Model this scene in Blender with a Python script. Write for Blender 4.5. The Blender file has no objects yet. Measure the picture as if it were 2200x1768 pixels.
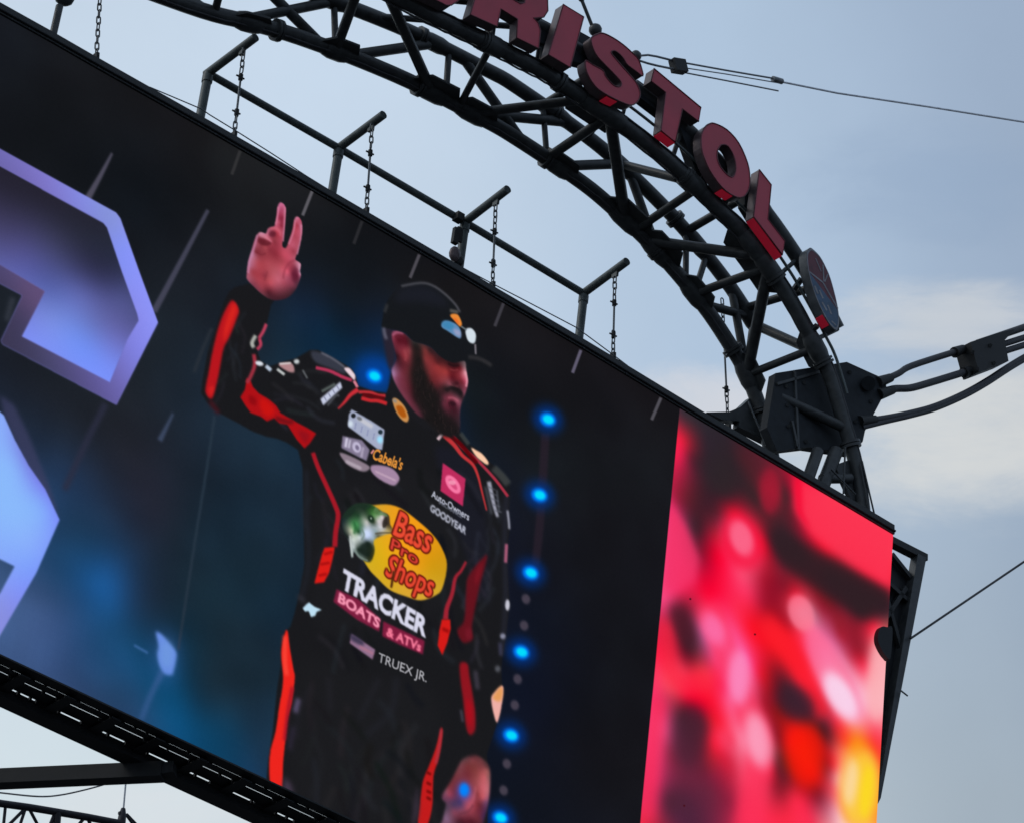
import bpy, bmesh, math, random
import numpy as np
from mathutils import Vector, Matrix
from mathutils.geometry import tessellate_polygon
random.seed(7)
sc = bpy.context.scene
C = sc.collection

# ------------------------------------------------------------------ camera
# The camera is solved from the vanishing points of the scoreboard face (photo pixels, 2200 x 1768).
PW, PH, FPX = 2200.0, 1768.0, 8170.0
CX, CY = PW / 2, PH / 2
def nrm(a): return a / np.linalg.norm(a)
def cdir(px, py): return np.array([px - CX, -(py - CY), -FPX])
vC = nrm(cdir(2650, -11600)); uC = cdir(13600, 7800); uC = nrm(uC - vC * (uC @ vC)); wC = np.cross(uC, vC)
gC = nrm(cdir(1950, -14800))                       # straight up, from the hanging chains
fwd = np.array([0, 0, -1.0]); Yw = nrm(fwd - gC * (fwd @ gC)); Xw = np.cross(Yw, gC)
RW = np.array([Xw, Yw, gC])                        # camera axes -> world axes
CAM = np.array([0, 0, 1.7])
cd = bpy.data.cameras.new('camera'); cam = bpy.data.objects.new('camera', cd); C.objects.link(cam)
m4 = Matrix.Identity(4)
for i in range(3):
    for j in range(3): m4[i][j] = RW[i, j]
    m4[i][3] = CAM[i]
cam.matrix_world = m4
cd.sensor_fit = 'HORIZONTAL'; cd.sensor_width = 36.0; cd.lens = FPX / PW * 36.0
cd.clip_start = 0.5; cd.clip_end = 6000
sc.camera = cam
# the face frame of the scoreboard: U along the face, V up the face, W out of the face
U, V, W = RW @ uC, RW @ vC, RW @ wC
UP = np.array([0, 0, 1.0])
O = CAM + RW @ np.array([0, 0, -75.0])             # centre point of the face, 75 m from the seats
def P(u, v, w=0.0): return O + U * u + V * v + W * w
def ray(px, py): return nrm(RW @ cdir(px, py))
def at(px, py, w=0.0):                             # where the sight line meets the plane w metres in front of the face
    d = ray(px, py); t = ((O - CAM) @ W + w) / (d @ W); return CAM + d * t
def uv(px, py, w=0.0):
    q = at(px, py, w) - O; return np.array([q @ U, q @ V])
def at_v(px, py, v):                               # where the sight line meets a level sheet of the board frame
    d = ray(px, py); t = ((O - CAM) @ V + v) / (d @ V); return CAM + d * t

# ------------------------------------------------------------------ sky, sun, exposure
wd = bpy.data.worlds.new('World'); sc.world = wd; wd.use_nodes = True
nt = wd.node_tree; nt.nodes.clear()
def N(t, **k):
    n = nt.nodes.new(t)
    for a, b in k.items(): setattr(n, a, b)
    return n
def lin(c):
    c = np.array(c, float) / 255.0
    return tuple(np.where(c <= 0.04045, c / 12.92, ((c + 0.055) / 1.055) ** 2.4)) + (1.0,)
L = nt.links.new
tc = N('ShaderNodeTexCoord')
sun_el, sun_az = math.radians(42), math.radians(-95)
sky = N('ShaderNodeTexSky', sky_type='NISHITA', sun_disc=False, sun_elevation=sun_el, sun_rotation=sun_az + 0.0, altitude=400)
sk = N('ShaderNodeVectorMath', operation='SCALE'); sk.inputs['Scale'].default_value = 0.10
L(sky.outputs['Color'], sk.inputs[0])
def dotn(vec):
    n = N('ShaderNodeVectorMath', operation='DOT_PRODUCT'); n.inputs[1].default_value = vec
    L(tc.outputs['Generated'], n.inputs[0]); return n.outputs['Value']
s = dotn(tuple(RW @ np.array([1.0, 0.20, 0])))       # across the view, brighter towards the hidden sun
def ramp(inp, stops, lo, hi):
    mp = N('ShaderNodeMapRange'); mp.inputs['From Min'].default_value = lo; mp.inputs['From Max'].default_value = hi
    L(inp, mp.inputs['Value']); r = N('ShaderNodeValToRGB'); r.color_ramp.interpolation = 'EASE'
    el = r.color_ramp.elements
    while len(el) < len(stops): el.new(0.5)
    for e, (p_, c_) in zip(el, stops): e.position = p_; e.color = c_
    L(mp.outputs[0], r.inputs['Fac']); return r.outputs['Color']
nz = N('ShaderNodeTexNoise'); nz.inputs['Scale'].default_value = 11; nz.inputs['Detail'].default_value = 5; nz.inputs['Roughness'].default_value = 0.55
L(tc.outputs['Generated'], nz.inputs['Vector'])
base = ramp(s, [(0, lin((206, 222, 238))), (0.45, lin((201, 218, 236))), (0.72, lin((179, 200, 223))), (1, lin((160, 179, 203)))], -0.16, 0.15)
# lower sky greener and greyer
t_ = dotn(tuple(RW @ np.array([0.0, 1.0, 0])))
tl = N('ShaderNodeMapRange'); tl.inputs['From Min'].default_value = 0.01; tl.inputs['From Max'].default_value = -0.10
L(t_, tl.inputs['Value'])
mxl = N('ShaderNodeMix', data_type='RGBA'); L(tl.outputs[0], mxl.inputs['Factor']); L(base, mxl.inputs['A'])
low = ramp(s, [(0, lin((213, 226, 232))), (0.5, lin((208, 221, 229))), (0.86, lin((166, 180, 192))), (1, lin((150, 167, 183)))], -0.16, 0.15)
L(low, mxl.inputs['B'])
col = mxl.outputs['Result']
def cloud(px, py, rx, ry, colr, amt):
    global col
    d0 = ray(px, py); ax = RW @ np.array([1.0, 0, 0]); ay = RW @ np.array([0, 1.0, 0])
    a = dotn(tuple(ax / rx)); b = dotn(tuple(ay / ry))
    def off(o, v0):
        n = N('ShaderNodeMath', operation='SUBTRACT'); L(o, n.inputs[0]); n.inputs[1].default_value = float(v0); return n.outputs[0]
    a = off(a, d0 @ ax / rx); b = off(b, d0 @ ay / ry)
    p2 = N('ShaderNodeMath', operation='MULTIPLY'); L(a, p2.inputs[0]); L(a, p2.inputs[1])
    q2 = N('ShaderNodeMath', operation='MULTIPLY_ADD'); L(b, q2.inputs[0]); L(b, q2.inputs[1]); L(p2.outputs[0], q2.inputs[2])
    ns = N('ShaderNodeTexNoise'); ns.inputs['Scale'].default_value = 30; ns.inputs['Detail'].default_value = 7; ns.inputs['Roughness'].default_value = .62; ns.inputs['Distortion'].default_value = .4
    cb = N('ShaderNodeCombineXYZ'); L(a, cb.inputs[0]); L(b, cb.inputs[1]); cb.inputs[2].default_value = px * .01; ns.inputs['Scale'].default_value = 1.1
    L(cb.outputs[0], ns.inputs['Vector'])
    ad = N('ShaderNodeMath', operation='MULTIPLY_ADD'); L(ns.outputs['Fac'], ad.inputs[0]); ad.inputs[1].default_value = 2.6; L(q2.outputs[0], ad.inputs[2])
    mr = N('ShaderNodeMapRange', interpolation_type='SMOOTHERSTEP'); mr.inputs['From Min'].default_value = 3.1; mr.inputs['From Max'].default_value = 0.9
    mr.inputs['To Max'].default_value = amt; L(ad.outputs[0], mr.inputs['Value'])
    mx = N('ShaderNodeMix', data_type='RGBA'); L(mr.outputs[0], mx.inputs['Factor']); L(col, mx.inputs['A']); mx.inputs['B'].default_value = lin(colr)
    col = mx.outputs['Result']
cloud(2090, 945, 0.052, 0.020, (224, 225, 222), 0.85)
cloud(2030, 690, 0.034, 0.010, (212, 216, 220), 0.75)
cloud(1480, 890, 0.030, 0.012, (216, 219, 226), 0.9)
cloud(330, 1740, 0.03, 0.010, (222, 228, 232), 0.8)
cloud(1990, 400, 0.035, 0.016, (150, 172, 200), 0.5)
mn = N('ShaderNodeMapRange'); mn.inputs['To Min'].default_value = 0.90; mn.inputs['To Max'].default_value = 1.10
L(nz.outputs['Fac'], mn.inputs['Value'])
sc2 = N('ShaderNodeVectorMath', operation='SCALE'); L(col, sc2.inputs[0]); L(mn.outputs[0], sc2.inputs['Scale'])
mxs = N('ShaderNodeMix', data_type='RGBA'); mxs.inputs['Factor'].default_value = 0.94
L(sk.outputs[0], mxs.inputs['A']); L(sc2.outputs[0], mxs.inputs['B'])
bg = N('ShaderNodeBackground'); L(mxs.outputs['Result'], bg.inputs['Color']); bg.inputs['Strength'].default_value = 1.0
wo = N('ShaderNodeOutputWorld'); L(bg.outputs[0], wo.inputs['Surface'])

sd = bpy.data.lights.new('sun', 'SUN'); sd.energy = 0.7; sd.angle = math.radians(25); sd.color = (1.0, 0.96, 0.9)
so = bpy.data.objects.new('sun', sd); C.objects.link(so)
sdir = Vector((math.sin(sun_az) * math.cos(sun_el), math.cos(sun_az) * math.cos(sun_el), math.sin(sun_el)))
so.rotation_euler = (-sdir).to_track_quat('-Z', 'Y').to_euler(); so.location = (-40, 30, 90)
vs = sc.view_settings; vs.view_transform = 'Standard'; vs.look = 'None'; vs.exposure = 0; vs.gamma = 1; vs.use_curve_mapping = False
sc.render.film_transparent = False
sc.cycles.filter_width = 1.55

# ------------------------------------------------------------------ materials
def mat(name, colr, rough=0.5, metal=0.0, var=0.25, scale=6.0, spec=0.25, bump=0.0):
    m = bpy.data.materials.new(name); m.use_nodes = True; t = m.node_tree; b = t.nodes['Principled BSDF']
    b.inputs['Roughness'].default_value = rough; b.inputs['Metallic'].default_value = metal; b.inputs['Specular IOR Level'].default_value = spec
    g = t.nodes.new('ShaderNodeNewGeometry'); n = t.nodes.new('ShaderNodeTexNoise'); n.inputs['Scale'].default_value = scale; n.inputs['Detail'].default_value = 6
    t.links.new(g.outputs['Position'], n.inputs['Vector'])
    r = t.nodes.new('ShaderNodeValToRGB'); r.color_ramp.elements[0].position = 0.3; r.color_ramp.elements[1].position = 0.72
    r.color_ramp.elements[0].color = tuple(x * (1 - var) for x in colr) + (1,); r.color_ramp.elements[1].color = tuple(x * (1 + var) for x in colr) + (1,)
    t.links.new(n.outputs['Fac'], r.inputs['Fac']); t.links.new(r.outputs['Color'], b.inputs['Base Color'])
    mr = t.nodes.new('ShaderNodeMapRange'); mr.inputs['To Min'].default_value = max(0.05, rough - 0.12); mr.inputs['To Max'].default_value = min(1, rough + 0.12)
    t.links.new(n.outputs['Fac'], mr.inputs['Value']); t.links.new(mr.outputs[0], b.inputs['Roughness'])
    if bump:
        bp = t.nodes.new('ShaderNodeBump'); bp.inputs['Strength'].default_value = bump; bp.inputs['Distance'].default_value = 0.01
        t.links.new(n.outputs['Fac'], bp.inputs['Height']); t.links.new(bp.outputs[0], b.inputs['Normal'])
    return m
M = dict(
    arch=mat('arch paint', (0.042, 0.045, 0.047), 0.42, var=0.3, bump=0.15),
    davit=mat('davit grey paint', (0.085, 0.10, 0.10), 0.45, var=0.25, bump=0.1),
    frame=mat('black frame', (0.020, 0.021, 0.022), 0.6, var=0.3),
    under=mat('underside steel', (0.012, 0.013, 0.015), 0.6, var=0.3),
    plate=mat('anchor plate', (0.016, 0.019, 0.023), 0.75, var=0.35, bump=0.1),
    chain=mat('galvanised chain', (0.10, 0.11, 0.12), 0.45, metal=0.6),
    wire=mat('steel wire', (0.16, 0.17, 0.18), 0.5, metal=0.3),
    cable=mat('dark cable', (0.045, 0.045, 0.05), 0.55),
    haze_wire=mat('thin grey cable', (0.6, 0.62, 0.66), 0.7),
    red=mat('red letter face', (0.40, 0.052, 0.078), 0.5, var=0.12, scale=1.2, spec=0.3),
    trim=mat('letter trim', (0.11, 0.03, 0.04), 0.4),
    ret=mat('letter side metal', (0.10, 0.075, 0.08), 0.4, metal=0.3, var=0.2),
    far=mat('far truss paint', (0.035, 0.033, 0.04), 0.6),
    maroon=mat('emblem maroon', (0.12, 0.04, 0.052), 0.5), blue=mat('emblem blue', (0.06, 0.10, 0.16), 0.5),
    white=mat('emblem white', (0.20, 0.20, 0.22), 0.5), rim=mat('emblem rim', (0.12, 0.13, 0.14), 0.45, metal=0.3),
    ground=mat('asphalt', (0.05, 0.05, 0.052), 0.85, var=0.2, scale=0.4),
)

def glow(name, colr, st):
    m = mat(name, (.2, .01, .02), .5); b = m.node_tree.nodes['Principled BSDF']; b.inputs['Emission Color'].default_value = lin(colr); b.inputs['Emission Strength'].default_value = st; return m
M['strip'] = glow('added red glow', (190, 30, 58), 0.22)  # added emission standing in for red light on letter and disc undersides
# ------------------------------------------------------------------ mesh helpers
def v3(a): return Vector((float(a[0]), float(a[1]), float(a[2])))
class MB:
    def __init__(s): s.v = []; s.f = []; s.sm = []
    def add(s, vs_, fs, smooth=False):
        o = len(s.v); s.v += [np.array(x, float) for x in vs_]; s.f += [tuple(i + o for i in f) for f in fs]; s.sm += [smooth] * len(fs)
    def tube(s, pts, r, n=10, caps=True):
        pts = [np.array(p, float) for p in pts]; k = len(pts); rr = r if isinstance(r, (list, tuple)) else [r] * k
        T = [nrm(pts[min(i + 1, k - 1)] - pts[max(i - 1, 0)]) for i in range(k)]
        a = np.array([0.3, 0.2, 1.0]) if abs(T[0][2]) < 0.8 else np.array([1.0, 0.2, 0.1]); x = nrm(a - T[0] * (a @ T[0])); vs_ = []
        for i in range(k):
            x = nrm(x - T[i] * (x @ T[i])); y = np.cross(T[i], x)
            for j in range(n):
                an = 2 * math.pi * j / n; vs_.append(pts[i] + rr[i] * (x * math.cos(an) + y * math.sin(an)))
        fs = [(i * n + j, i * n + (j + 1) % n, (i + 1) * n + (j + 1) % n, (i + 1) * n + j) for i in range(k - 1) for j in range(n)]
        s.add(vs_, fs, True)
        if caps: s.add(vs_[:n], [tuple(range(n - 1, -1, -1))]); s.add(vs_[-n:], [tuple(range(n))])
    def bar(s, a, b, wd_, ht, side):                # rectangular bar from a to b; side = direction of its width
        a, b = np.array(a, float), np.array(b, float); t = nrm(b - a); x = nrm(side - t * (side @ t)); y = np.cross(t, x)
        q = [(-1, -1), (1, -1), (1, 1), (-1, 1)]
        s.add([p + x * i * wd_ / 2 + y * j * ht / 2 for p in (a, b) for i, j in q],
              [(3, 2, 1, 0), (4, 5, 6, 7), (0, 1, 5, 4), (1, 2, 6, 5), (2, 3, 7, 6), (3, 0, 4, 7)])
    def box(s, u0, u1, v0, v1, w0, w1):             # box in the frame of the board
        s.add([P(u, v, w) for u in (u0, u1) for v in (v0, v1) for w in (w0, w1)],
              [(0, 1, 3, 2), (4, 6, 7, 5), (0, 4, 5, 1), (2, 3, 7, 6), (0, 2, 6, 4), (1, 5, 7, 3)])
    def prism(s, loops, w0, w1, sides=True, front=True, back=True, smooth=False):     # loops of (u, v) between two depths; w1 is the front
        tri = tessellate_polygon([[Vector((p[0], p[1], 0)) for p in lp] for lp in loops]); fl = [p for lp in loops for p in lp]; n = len(fl)
        A = [P(p[0], p[1], w1) for p in fl]; B = [P(p[0], p[1], w0) for p in fl]
        if front: s.add(A, [t if area2([fl[i] for i in t]) > 0 else t[::-1] for t in tri])
        if back: s.add(B, [t[::-1] if area2([fl[i] for i in t]) > 0 else t for t in tri])
        if sides:
            for li, lp in enumerate(loops):
                k = len(lp); cw = area2(lp) < 0
                if li: cw = not cw
                vs_ = [P(p[0], p[1], w1) for p in lp] + [P(p[0], p[1], w0) for p in lp]
                fs = [(i, (i + 1) % k, k + (i + 1) % k, k + i) for i in range(k)]
                s.add(vs_, fs if cw else [f[::-1] for f in fs], smooth)
    def sphere(s, c, r, n=12, sc3=(1, 1, 1)):
        vs_, fs = [], []; h = n // 2
        for i in range(h + 1):
            for j in range(n):
                a, b = math.pi * i / h, 2 * math.pi * j / n
                vs_.append(np.array(c) + r * (U * sc3[0] * math.sin(a) * math.cos(b) + W * sc3[2] * math.sin(a) * math.sin(b) + V * sc3[1] * math.cos(a)))
        for i in range(h):
            for j in range(n): fs.append((i * n + j, (i + 1) * n + j, (i + 1) * n + (j + 1) % n, i * n + (j + 1) % n))
        s.add(vs_, fs, True)
    def mesh(s, name, origin):
        me = bpy.data.meshes.new(name); me.from_pydata([tuple(x - origin) for x in s.v], [], s.f)
        me.polygons.foreach_set('use_smooth', s.sm); me.update(); return me
    def obj(s, name, m, parent=None, origin=None):
        org = np.array(parent.location) if parent is not None and origin is None else (np.array(origin) if origin is not None else np.mean(s.v, axis=0))
        if parent is not None and 'orig' in parent: org = np.array(parent['orig'])
        me = s.mesh(name, org); me.materials.append(m); o = bpy.data.objects.new(name, me); C.objects.link(o)
        if parent is not None: o.parent = parent
        else: o.location = tuple(org)
        return o
def area2(p): return sum(p[i][0] * p[(i + 1) % len(p)][1] - p[(i + 1) % len(p)][0] * p[i][1] for i in range(len(p)))
def thing(name, label, cat, loc, group=None):
    o = bpy.data.objects.new(name, None); C.objects.link(o); o.location = tuple(float(x) for x in loc); o.empty_display_size = 0.5
    o['label'] = label; o['category'] = cat
    if group: o['group'] = group
    return o
def tag(o, label, cat, group=None):
    o['label'] = label; o['category'] = cat
    if group: o['group'] = group
    return o
def sub(name, mb, m, part, root):                    # a sub-part: child of a part that sits at the root's origin
    me = mb.mesh(name, np.array(root.location)); me.materials.append(m); o = bpy.data.objects.new(name, me); C.objects.link(o); o.parent = part; return o

# ------------------------------------------------------------------ ground
g = MB(); g.add([(-3000, -3000, 0), (3000, -3000, 0), (3000, 3000, 0), (-3000, 3000, 0)], [(0, 1, 2, 3)])
go = g.obj('ground', M['ground'], None, (0, 0, 0)); go['kind'] = 'structure'

# ------------------------------------------------------------------ the picture the LED wall is showing (painted in metres of the face)
U0, U1, V0, V1, RES = -17.2, 10.8, -10.4, 2.9, 84
GW, GH = int((U1 - U0) * RES), int((V1 - V0) * RES)
IMG = np.zeros((GH, GW, 3), np.float32)
def cv(p): a = uv(*p); return ((a[0] - U0) * RES, (a[1] - V0) * RES)
def cvl(pts): return np.array([cv(p) for p in pts], np.float64)
def blur(a, s_):
    if s_ < 0.3: return a
    r = int(math.ceil(s_ * 2.6)); k = np.exp(-np.arange(-r, r + 1) ** 2 / (2 * s_ * s_)); k = (k / k.sum()).astype(np.float32)
    for ax in (0, 1):
        pad = [(r, r) if i == ax else (0, 0) for i in range(2)]; b = np.pad(a, pad); o = np.zeros_like(a)
        for i in range(2 * r + 1): o += k[i] * (b[i:i + a.shape[0]] if ax == 0 else b[:, i:i + a.shape[1]])
        a = o
    return a
def inside(xs, ys, poly):
    r = np.zeros(xs.shape, bool); n = len(poly)
    for i in range(n):
        x0, y0 = poly[i]; x1, y1 = poly[(i + 1) % n]
        if y0 == y1: continue
        c = (y0 > ys) != (y1 > ys)
        r ^= c & (xs < (x1 - x0) * (ys - y0) / (y1 - y0) + x0)
    return r
def fill_canvas(polys, colr, bl=1.0, al=1.0, union=False):
    b = bl * 0.8; pad = int(b * 3) + 3; al_ = np.concatenate(polys)
    x0, y0 = np.floor(al_.min(0)).astype(int) - pad; x1, y1 = np.ceil(al_.max(0)).astype(int) + pad
    x0, y0, x1, y1 = max(x0, 0), max(y0, 0), min(x1, GW), min(y1, GH)
    if x1 <= x0 or y1 <= y0: return
    mk = np.zeros((y1 - y0, x1 - x0), np.float32); offs = (0.25, 0.75)
    if union:
        acc = np.zeros(((y1 - y0) * 2, (x1 - x0) * 2), bool)
        for t in polys:
            a0 = np.maximum(np.floor(t.min(0)).astype(int) - 1, (x0, y0)); a1 = np.minimum(np.ceil(t.max(0)).astype(int) + 1, (x1, y1))
            if (a1 <= a0).any(): continue
            ys, xs = np.mgrid[a0[1] * 2:a1[1] * 2, a0[0] * 2:a1[0] * 2]
            acc[(a0[1] - y0) * 2:(a1[1] - y0) * 2, (a0[0] - x0) * 2:(a1[0] - x0) * 2] |= inside(xs / 2 + .25, ys / 2 + .25, t)
        mk = acc.reshape(y1 - y0, 2, x1 - x0, 2).mean((1, 3)).astype(np.float32)
    else:
        ys, xs = np.mgrid[y0:y1, x0:x1].astype(np.float64)
        for oy in offs:
            for ox in offs:
                r = np.zeros(xs.shape, bool)
                for t in polys: r ^= inside(xs + ox, ys + oy, t)
                mk += r * 0.25
    mk = blur(mk, b)[..., None] * al; d = IMG[y0:y1, x0:x1]
    if callable(colr):
        ys, xs = np.mgrid[y0:y1, x0:x1]; cc = colr(xs, ys)
    else: cc = np.array(colr, np.float32) / 255
    d[:] = d * (1 - mk) + cc * mk
def fl(pts, colr, bl=1.0, al=1.0): fill_canvas([cvl(pts)], colr, bl, al)
def smooth(pts, n=4, closed=True):                  # Catmull-Rom through traced points
    k = len(pts); o = []
    for i in range(k if closed else k - 1):
        p = [np.array(pts[(i + j) % k] if closed else pts[min(max(i + j, 0), k - 1)], float) for j in (-1, 0, 1, 2)]
        for q in range(n):
            t = q / n; o.append(0.5 * ((2 * p[1]) + (p[2] - p[0]) * t + (2 * p[0] - 5 * p[1] + 4 * p[2] - p[3]) * t * t + (3 * p[1] - p[0] - 3 * p[2] + p[3]) * t ** 3))
    if not closed: o.append(np.array(pts[-1], float))
    return o
def sf(pts, colr, bl=1.0, al=1.0): fl(smooth(pts), colr, bl, al)
def ln(pts, wd_, colr, bl=1.0, al=1.0, w2=None, sm=True):
    p = [np.array(x, float) for x in (smooth(pts, 5, False) if sm and len(pts) > 2 else pts)]; a, b = [], []; k = len(p)
    for i in range(k):
        t = nrm(p[min(i + 1, k - 1)] - p[max(i - 1, 0)]); n = np.array([-t[1], t[0]]); h = (wd_ + ((w2 if w2 is not None else wd_) - wd_) * i / (k - 1)) / 2
        a.append(p[i] + n * h); b.append(p[i] - n * h)
    fl(a + b[::-1], colr, bl, al)
def el(cx, cy, rx, ry, rot, colr, bl=1.0, al=1.0):
    r = math.radians(rot)
    fl([(cx + rx * math.cos(t) * math.cos(r) - ry * math.sin(t) * math.sin(r), cy + rx * math.cos(t) * math.sin(r) + ry * math.sin(t) * math.cos(r)) for t in np.linspace(0, 2 * math.pi, 28, endpoint=False)], colr, bl, al)
def field(samples, sig):                            # smooth surface through colour samples (x, y, r, g, b)
    S = np.array(samples, float); q = np.array([cv((a, b)) for a, b in S[:, :2]]) / 100; col_ = S[:, 2:] / 255; n = len(q); s2 = (sig * .8 / 100) ** 2
    def ker(d2): return -np.sqrt(d2 + s2 * .10)
    K = ker(((q[:, None] - q[None]) ** 2).sum(-1)); A = np.zeros((n + 3, n + 3)); A[:n, :n] = K - np.eye(n) * (.05 if sig > 9 else .008) * sig / 30; A[:n, n] = A[n, :n] = 1; A[:n, n + 1:] = q; A[n + 1:, :n] = q.T
    wt = np.linalg.solve(A, np.concatenate([col_, np.zeros((3, 3))])); lo, hi = col_.min(0), col_.max(0)
    def f(xs, ys):
        st = 4 if sig > 9 else 1; yy = np.arange(ys.min(), ys.max() + 1 + st, st); xx = np.arange(xs.min(), xs.max() + 1 + st, st)
        gx, gy = np.meshgrid(xx / 100, yy / 100); a = wt[n] + gx[..., None] * wt[n + 1] + gy[..., None] * wt[n + 2]
        for (x, y), c in zip(q, wt[:n]): a += ker((gx - x) ** 2 + (gy - y) ** 2)[..., None] * c
        D = (gx[..., None] - q[:, 0]) ** 2 + (gy[..., None] - q[:, 1]) ** 2; ix5 = np.argpartition(D, 4, axis=-1)[..., :4]; nb = col_[ix5]
        a = np.clip(a, nb.min(2), nb.max(2)); a = np.dstack([blur(np.pad(a[..., c].astype(np.float32), 12, mode='edge'), sig * .8 / st * (.5 if sig > 9 else .32))[12:-12, 12:-12] for c in range(3)])
        fy = (ys[:, 0] - yy[0]) / st; fx = (xs[0] - xx[0]) / st; iy = np.clip(fy.astype(int), 0, len(yy) - 2); ix = np.clip(fx.astype(int), 0, len(xx) - 2)
        ty = (fy - iy)[:, None, None]; tx = (fx - ix)[None, :, None]
        a0 = a[iy][:, ix] * (1 - tx) + a[iy][:, ix + 1] * tx; a1 = a[iy + 1][:, ix] * (1 - tx) + a[iy + 1][:, ix + 1] * tx
        return (a0 * (1 - ty) + a1 * ty).astype(np.float32)
    return f
def text(body, bl_, br, tl_, colr, bold=0.0, blr=1.6, al=1.0, shear=0.0, outline=None, space=1.0):
    """flat lettering: baseline from bl_ to br, cap top of the first letter at tl_ (photo pixels, put onto the face)"""
    cu = bpy.data.curves.new('t', 'FONT'); cu.body = body; cu.offset = bold; cu.shear = shear; cu.space_character = space; cu.resolution_u = 3
    ob = bpy.data.objects.new('t', cu); C.objects.link(ob); bpy.context.view_layer.update()
    me = bpy.data.meshes.new_from_object(ob.evaluated_get(bpy.context.evaluated_depsgraph_get())); co = np.array([v.co[:2] for v in me.vertices])
    tri = [tuple(p.vertices) for p in me.polygons]; bpy.data.objects.remove(ob); bpy.data.curves.remove(cu); bpy.data.meshes.remove(me)
    x0, x1 = co[:, 0].min(), co[:, 0].max(); cap = 0.69; a, b, c = cvl([bl_, br, tl_])
    q = a + ((co[:, :1] - x0) / (x1 - x0)) * (b - a) + (co[:, 1:] / cap) * (c - a); T = [q[list(t)] for t in tri]
    if outline:
        for dx, dy in ((-1, 0), (1, 0), (0, 1), (0, -1), (-.7, .7), (.7, .7), (-.7, -.7), (.7, -.7)):
            fill_canvas([t + np.array([dx, dy]) * outline[1] for t in T], outline[0], blr, al, True)
    fill_canvas(T, colr, blr, al, True)

def fs(s): return [tuple(float(x) for x in r.split(',')) for r in s.split()]
FACE = '''852,718,140,65,90 845,727,130,50,70 854,729,85,18,32 867,722,95,30,42 862,744,110,35,50 872,737,80,20,32 879,754,135,58,66 869,766,145,50,60 872,778,112,40,50 857,756,115,40,52 851,766,45,20,28 886,749,75,40,42 889,737,50,48,48 859,786,85,32,44 879,781,95,38,45 845,805,165,120,160 852,813,130,66,92 864,803,112,46,60 857,832,118,56,75 869,827,108,44,58 872,852,112,50,66 881,866,105,46,62 894,879,88,42,54 906,891,78,38,50 874,798,95,38,46 883,837,72,28,36 891,857,52,24,30 913,898,30,24,28 894,749,48,36,36 899,773,32,24,24 884,803,52,30,30 899,798,28,24,24 894,822,32,24,24 913,810,38,26,26 908,837,26,22,22 923,847,26,22,22 933,866,24,21,21 913,871,28,22,24 943,891,28,22,24 957,903,34,24,28 938,911,22,20,22 913,754,118,50,50 911,773,122,48,50 928,769,104,38,40 921,783,130,48,52 940,788,142,48,50 957,800,158,55,56 948,805,146,52,54 935,808,124,42,46 923,803,112,42,45 928,822,92,34,38 948,822,124,50,58 938,832,80,32,38 940,781,85,30,34 923,754,55,30,34 962,781,60,24,28 977,781,42,20,24 972,798,95,26,34 982,808,124,40,48 970,813,90,22,32 989,793,110,34,42 996,788,124,90,96 999,803,232,155,170 1000,820,195,85,110 1001,832,150,70,90 992,822,115,38,50 965,827,124,66,78 982,827,88,36,46 996,847,125,66,84 957,837,40,28,30 972,835,34,26,28 987,844,36,26,30 992,854,48,30,36 950,847,60,32,38 957,857,112,48,64 967,854,124,52,68 982,862,154,80,100 987,871,120,60,78 972,869,66,22,34 952,869,90,40,54 960,881,78,34,46 979,881,66,26,38 987,886,80,44,58 945,862,48,28,34 967,891,56,28,36 982,896,60,34,42 987,906,56,38,48 974,911,44,26,32 977,923,30,24,28'''
HANDS = '''603,440,205,105,145 597,446,200,110,150 605,451,175,72,105 602,460,165,58,88 603,472,140,40,64 597,479,190,85,110 592,486,195,90,118 611,456,190,95,125 609,477,180,80,105 602,486,150,50,70 608,502,185,85,110 604,519,178,70,92 637,470,205,120,150 643,474,190,80,105 639,486,170,58,78 635,495,185,70,90 646,488,195,110,140 644,507,190,85,110 635,512,175,70,90 628,528,190,85,110 637,528,180,80,100 630,542,160,60,78 618,533,185,80,100 583,492,180,85,105 595,495,200,80,100 585,504,112,36,52 597,505,175,58,76 576,498,175,90,115 592,514,155,58,72 588,521,140,50,64 560,505,205,135,160 571,512,205,110,130 581,519,180,75,92 557,515,116,36,48 567,519,122,40,52 562,526,130,48,58 550,524,165,80,100 569,533,165,68,78 550,542,128,46,58 562,545,140,52,64 541,547,185,120,150 535,571,180,110,140 578,538,140,48,62 592,549,142,46,60 583,556,155,58,70 609,547,195,75,95 621,554,195,78,100 625,563,180,75,95 604,563,165,65,78 574,566,172,70,82 553,566,175,72,84 543,585,160,60,72 562,585,165,62,75 585,580,178,80,92 597,589,185,88,104 616,585,215,90,112 574,599,170,70,80 569,594,142,52,66 557,603,170,65,78 581,610,190,80,94 597,603,195,96,115 609,610,165,72,90 616,599,170,78,100 632,575,140,58,78 628,589,112,36,58 637,594,102,30,52 643,571,205,140,165 644,592,185,105,135 628,613,130,55,75 637,610,90,45,62 621,625,95,45,58 632,627,60,35,45 534,599,165,85,105 543,613,130,60,78 553,625,125,58,75 567,636,100,50,62 576,629,85,30,42 590,632,100,42,54 581,643,70,34,44 600,641,70,32,42 614,634,80,38,48 562,620,150,60,74 592,620,150,68,84'''
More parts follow.
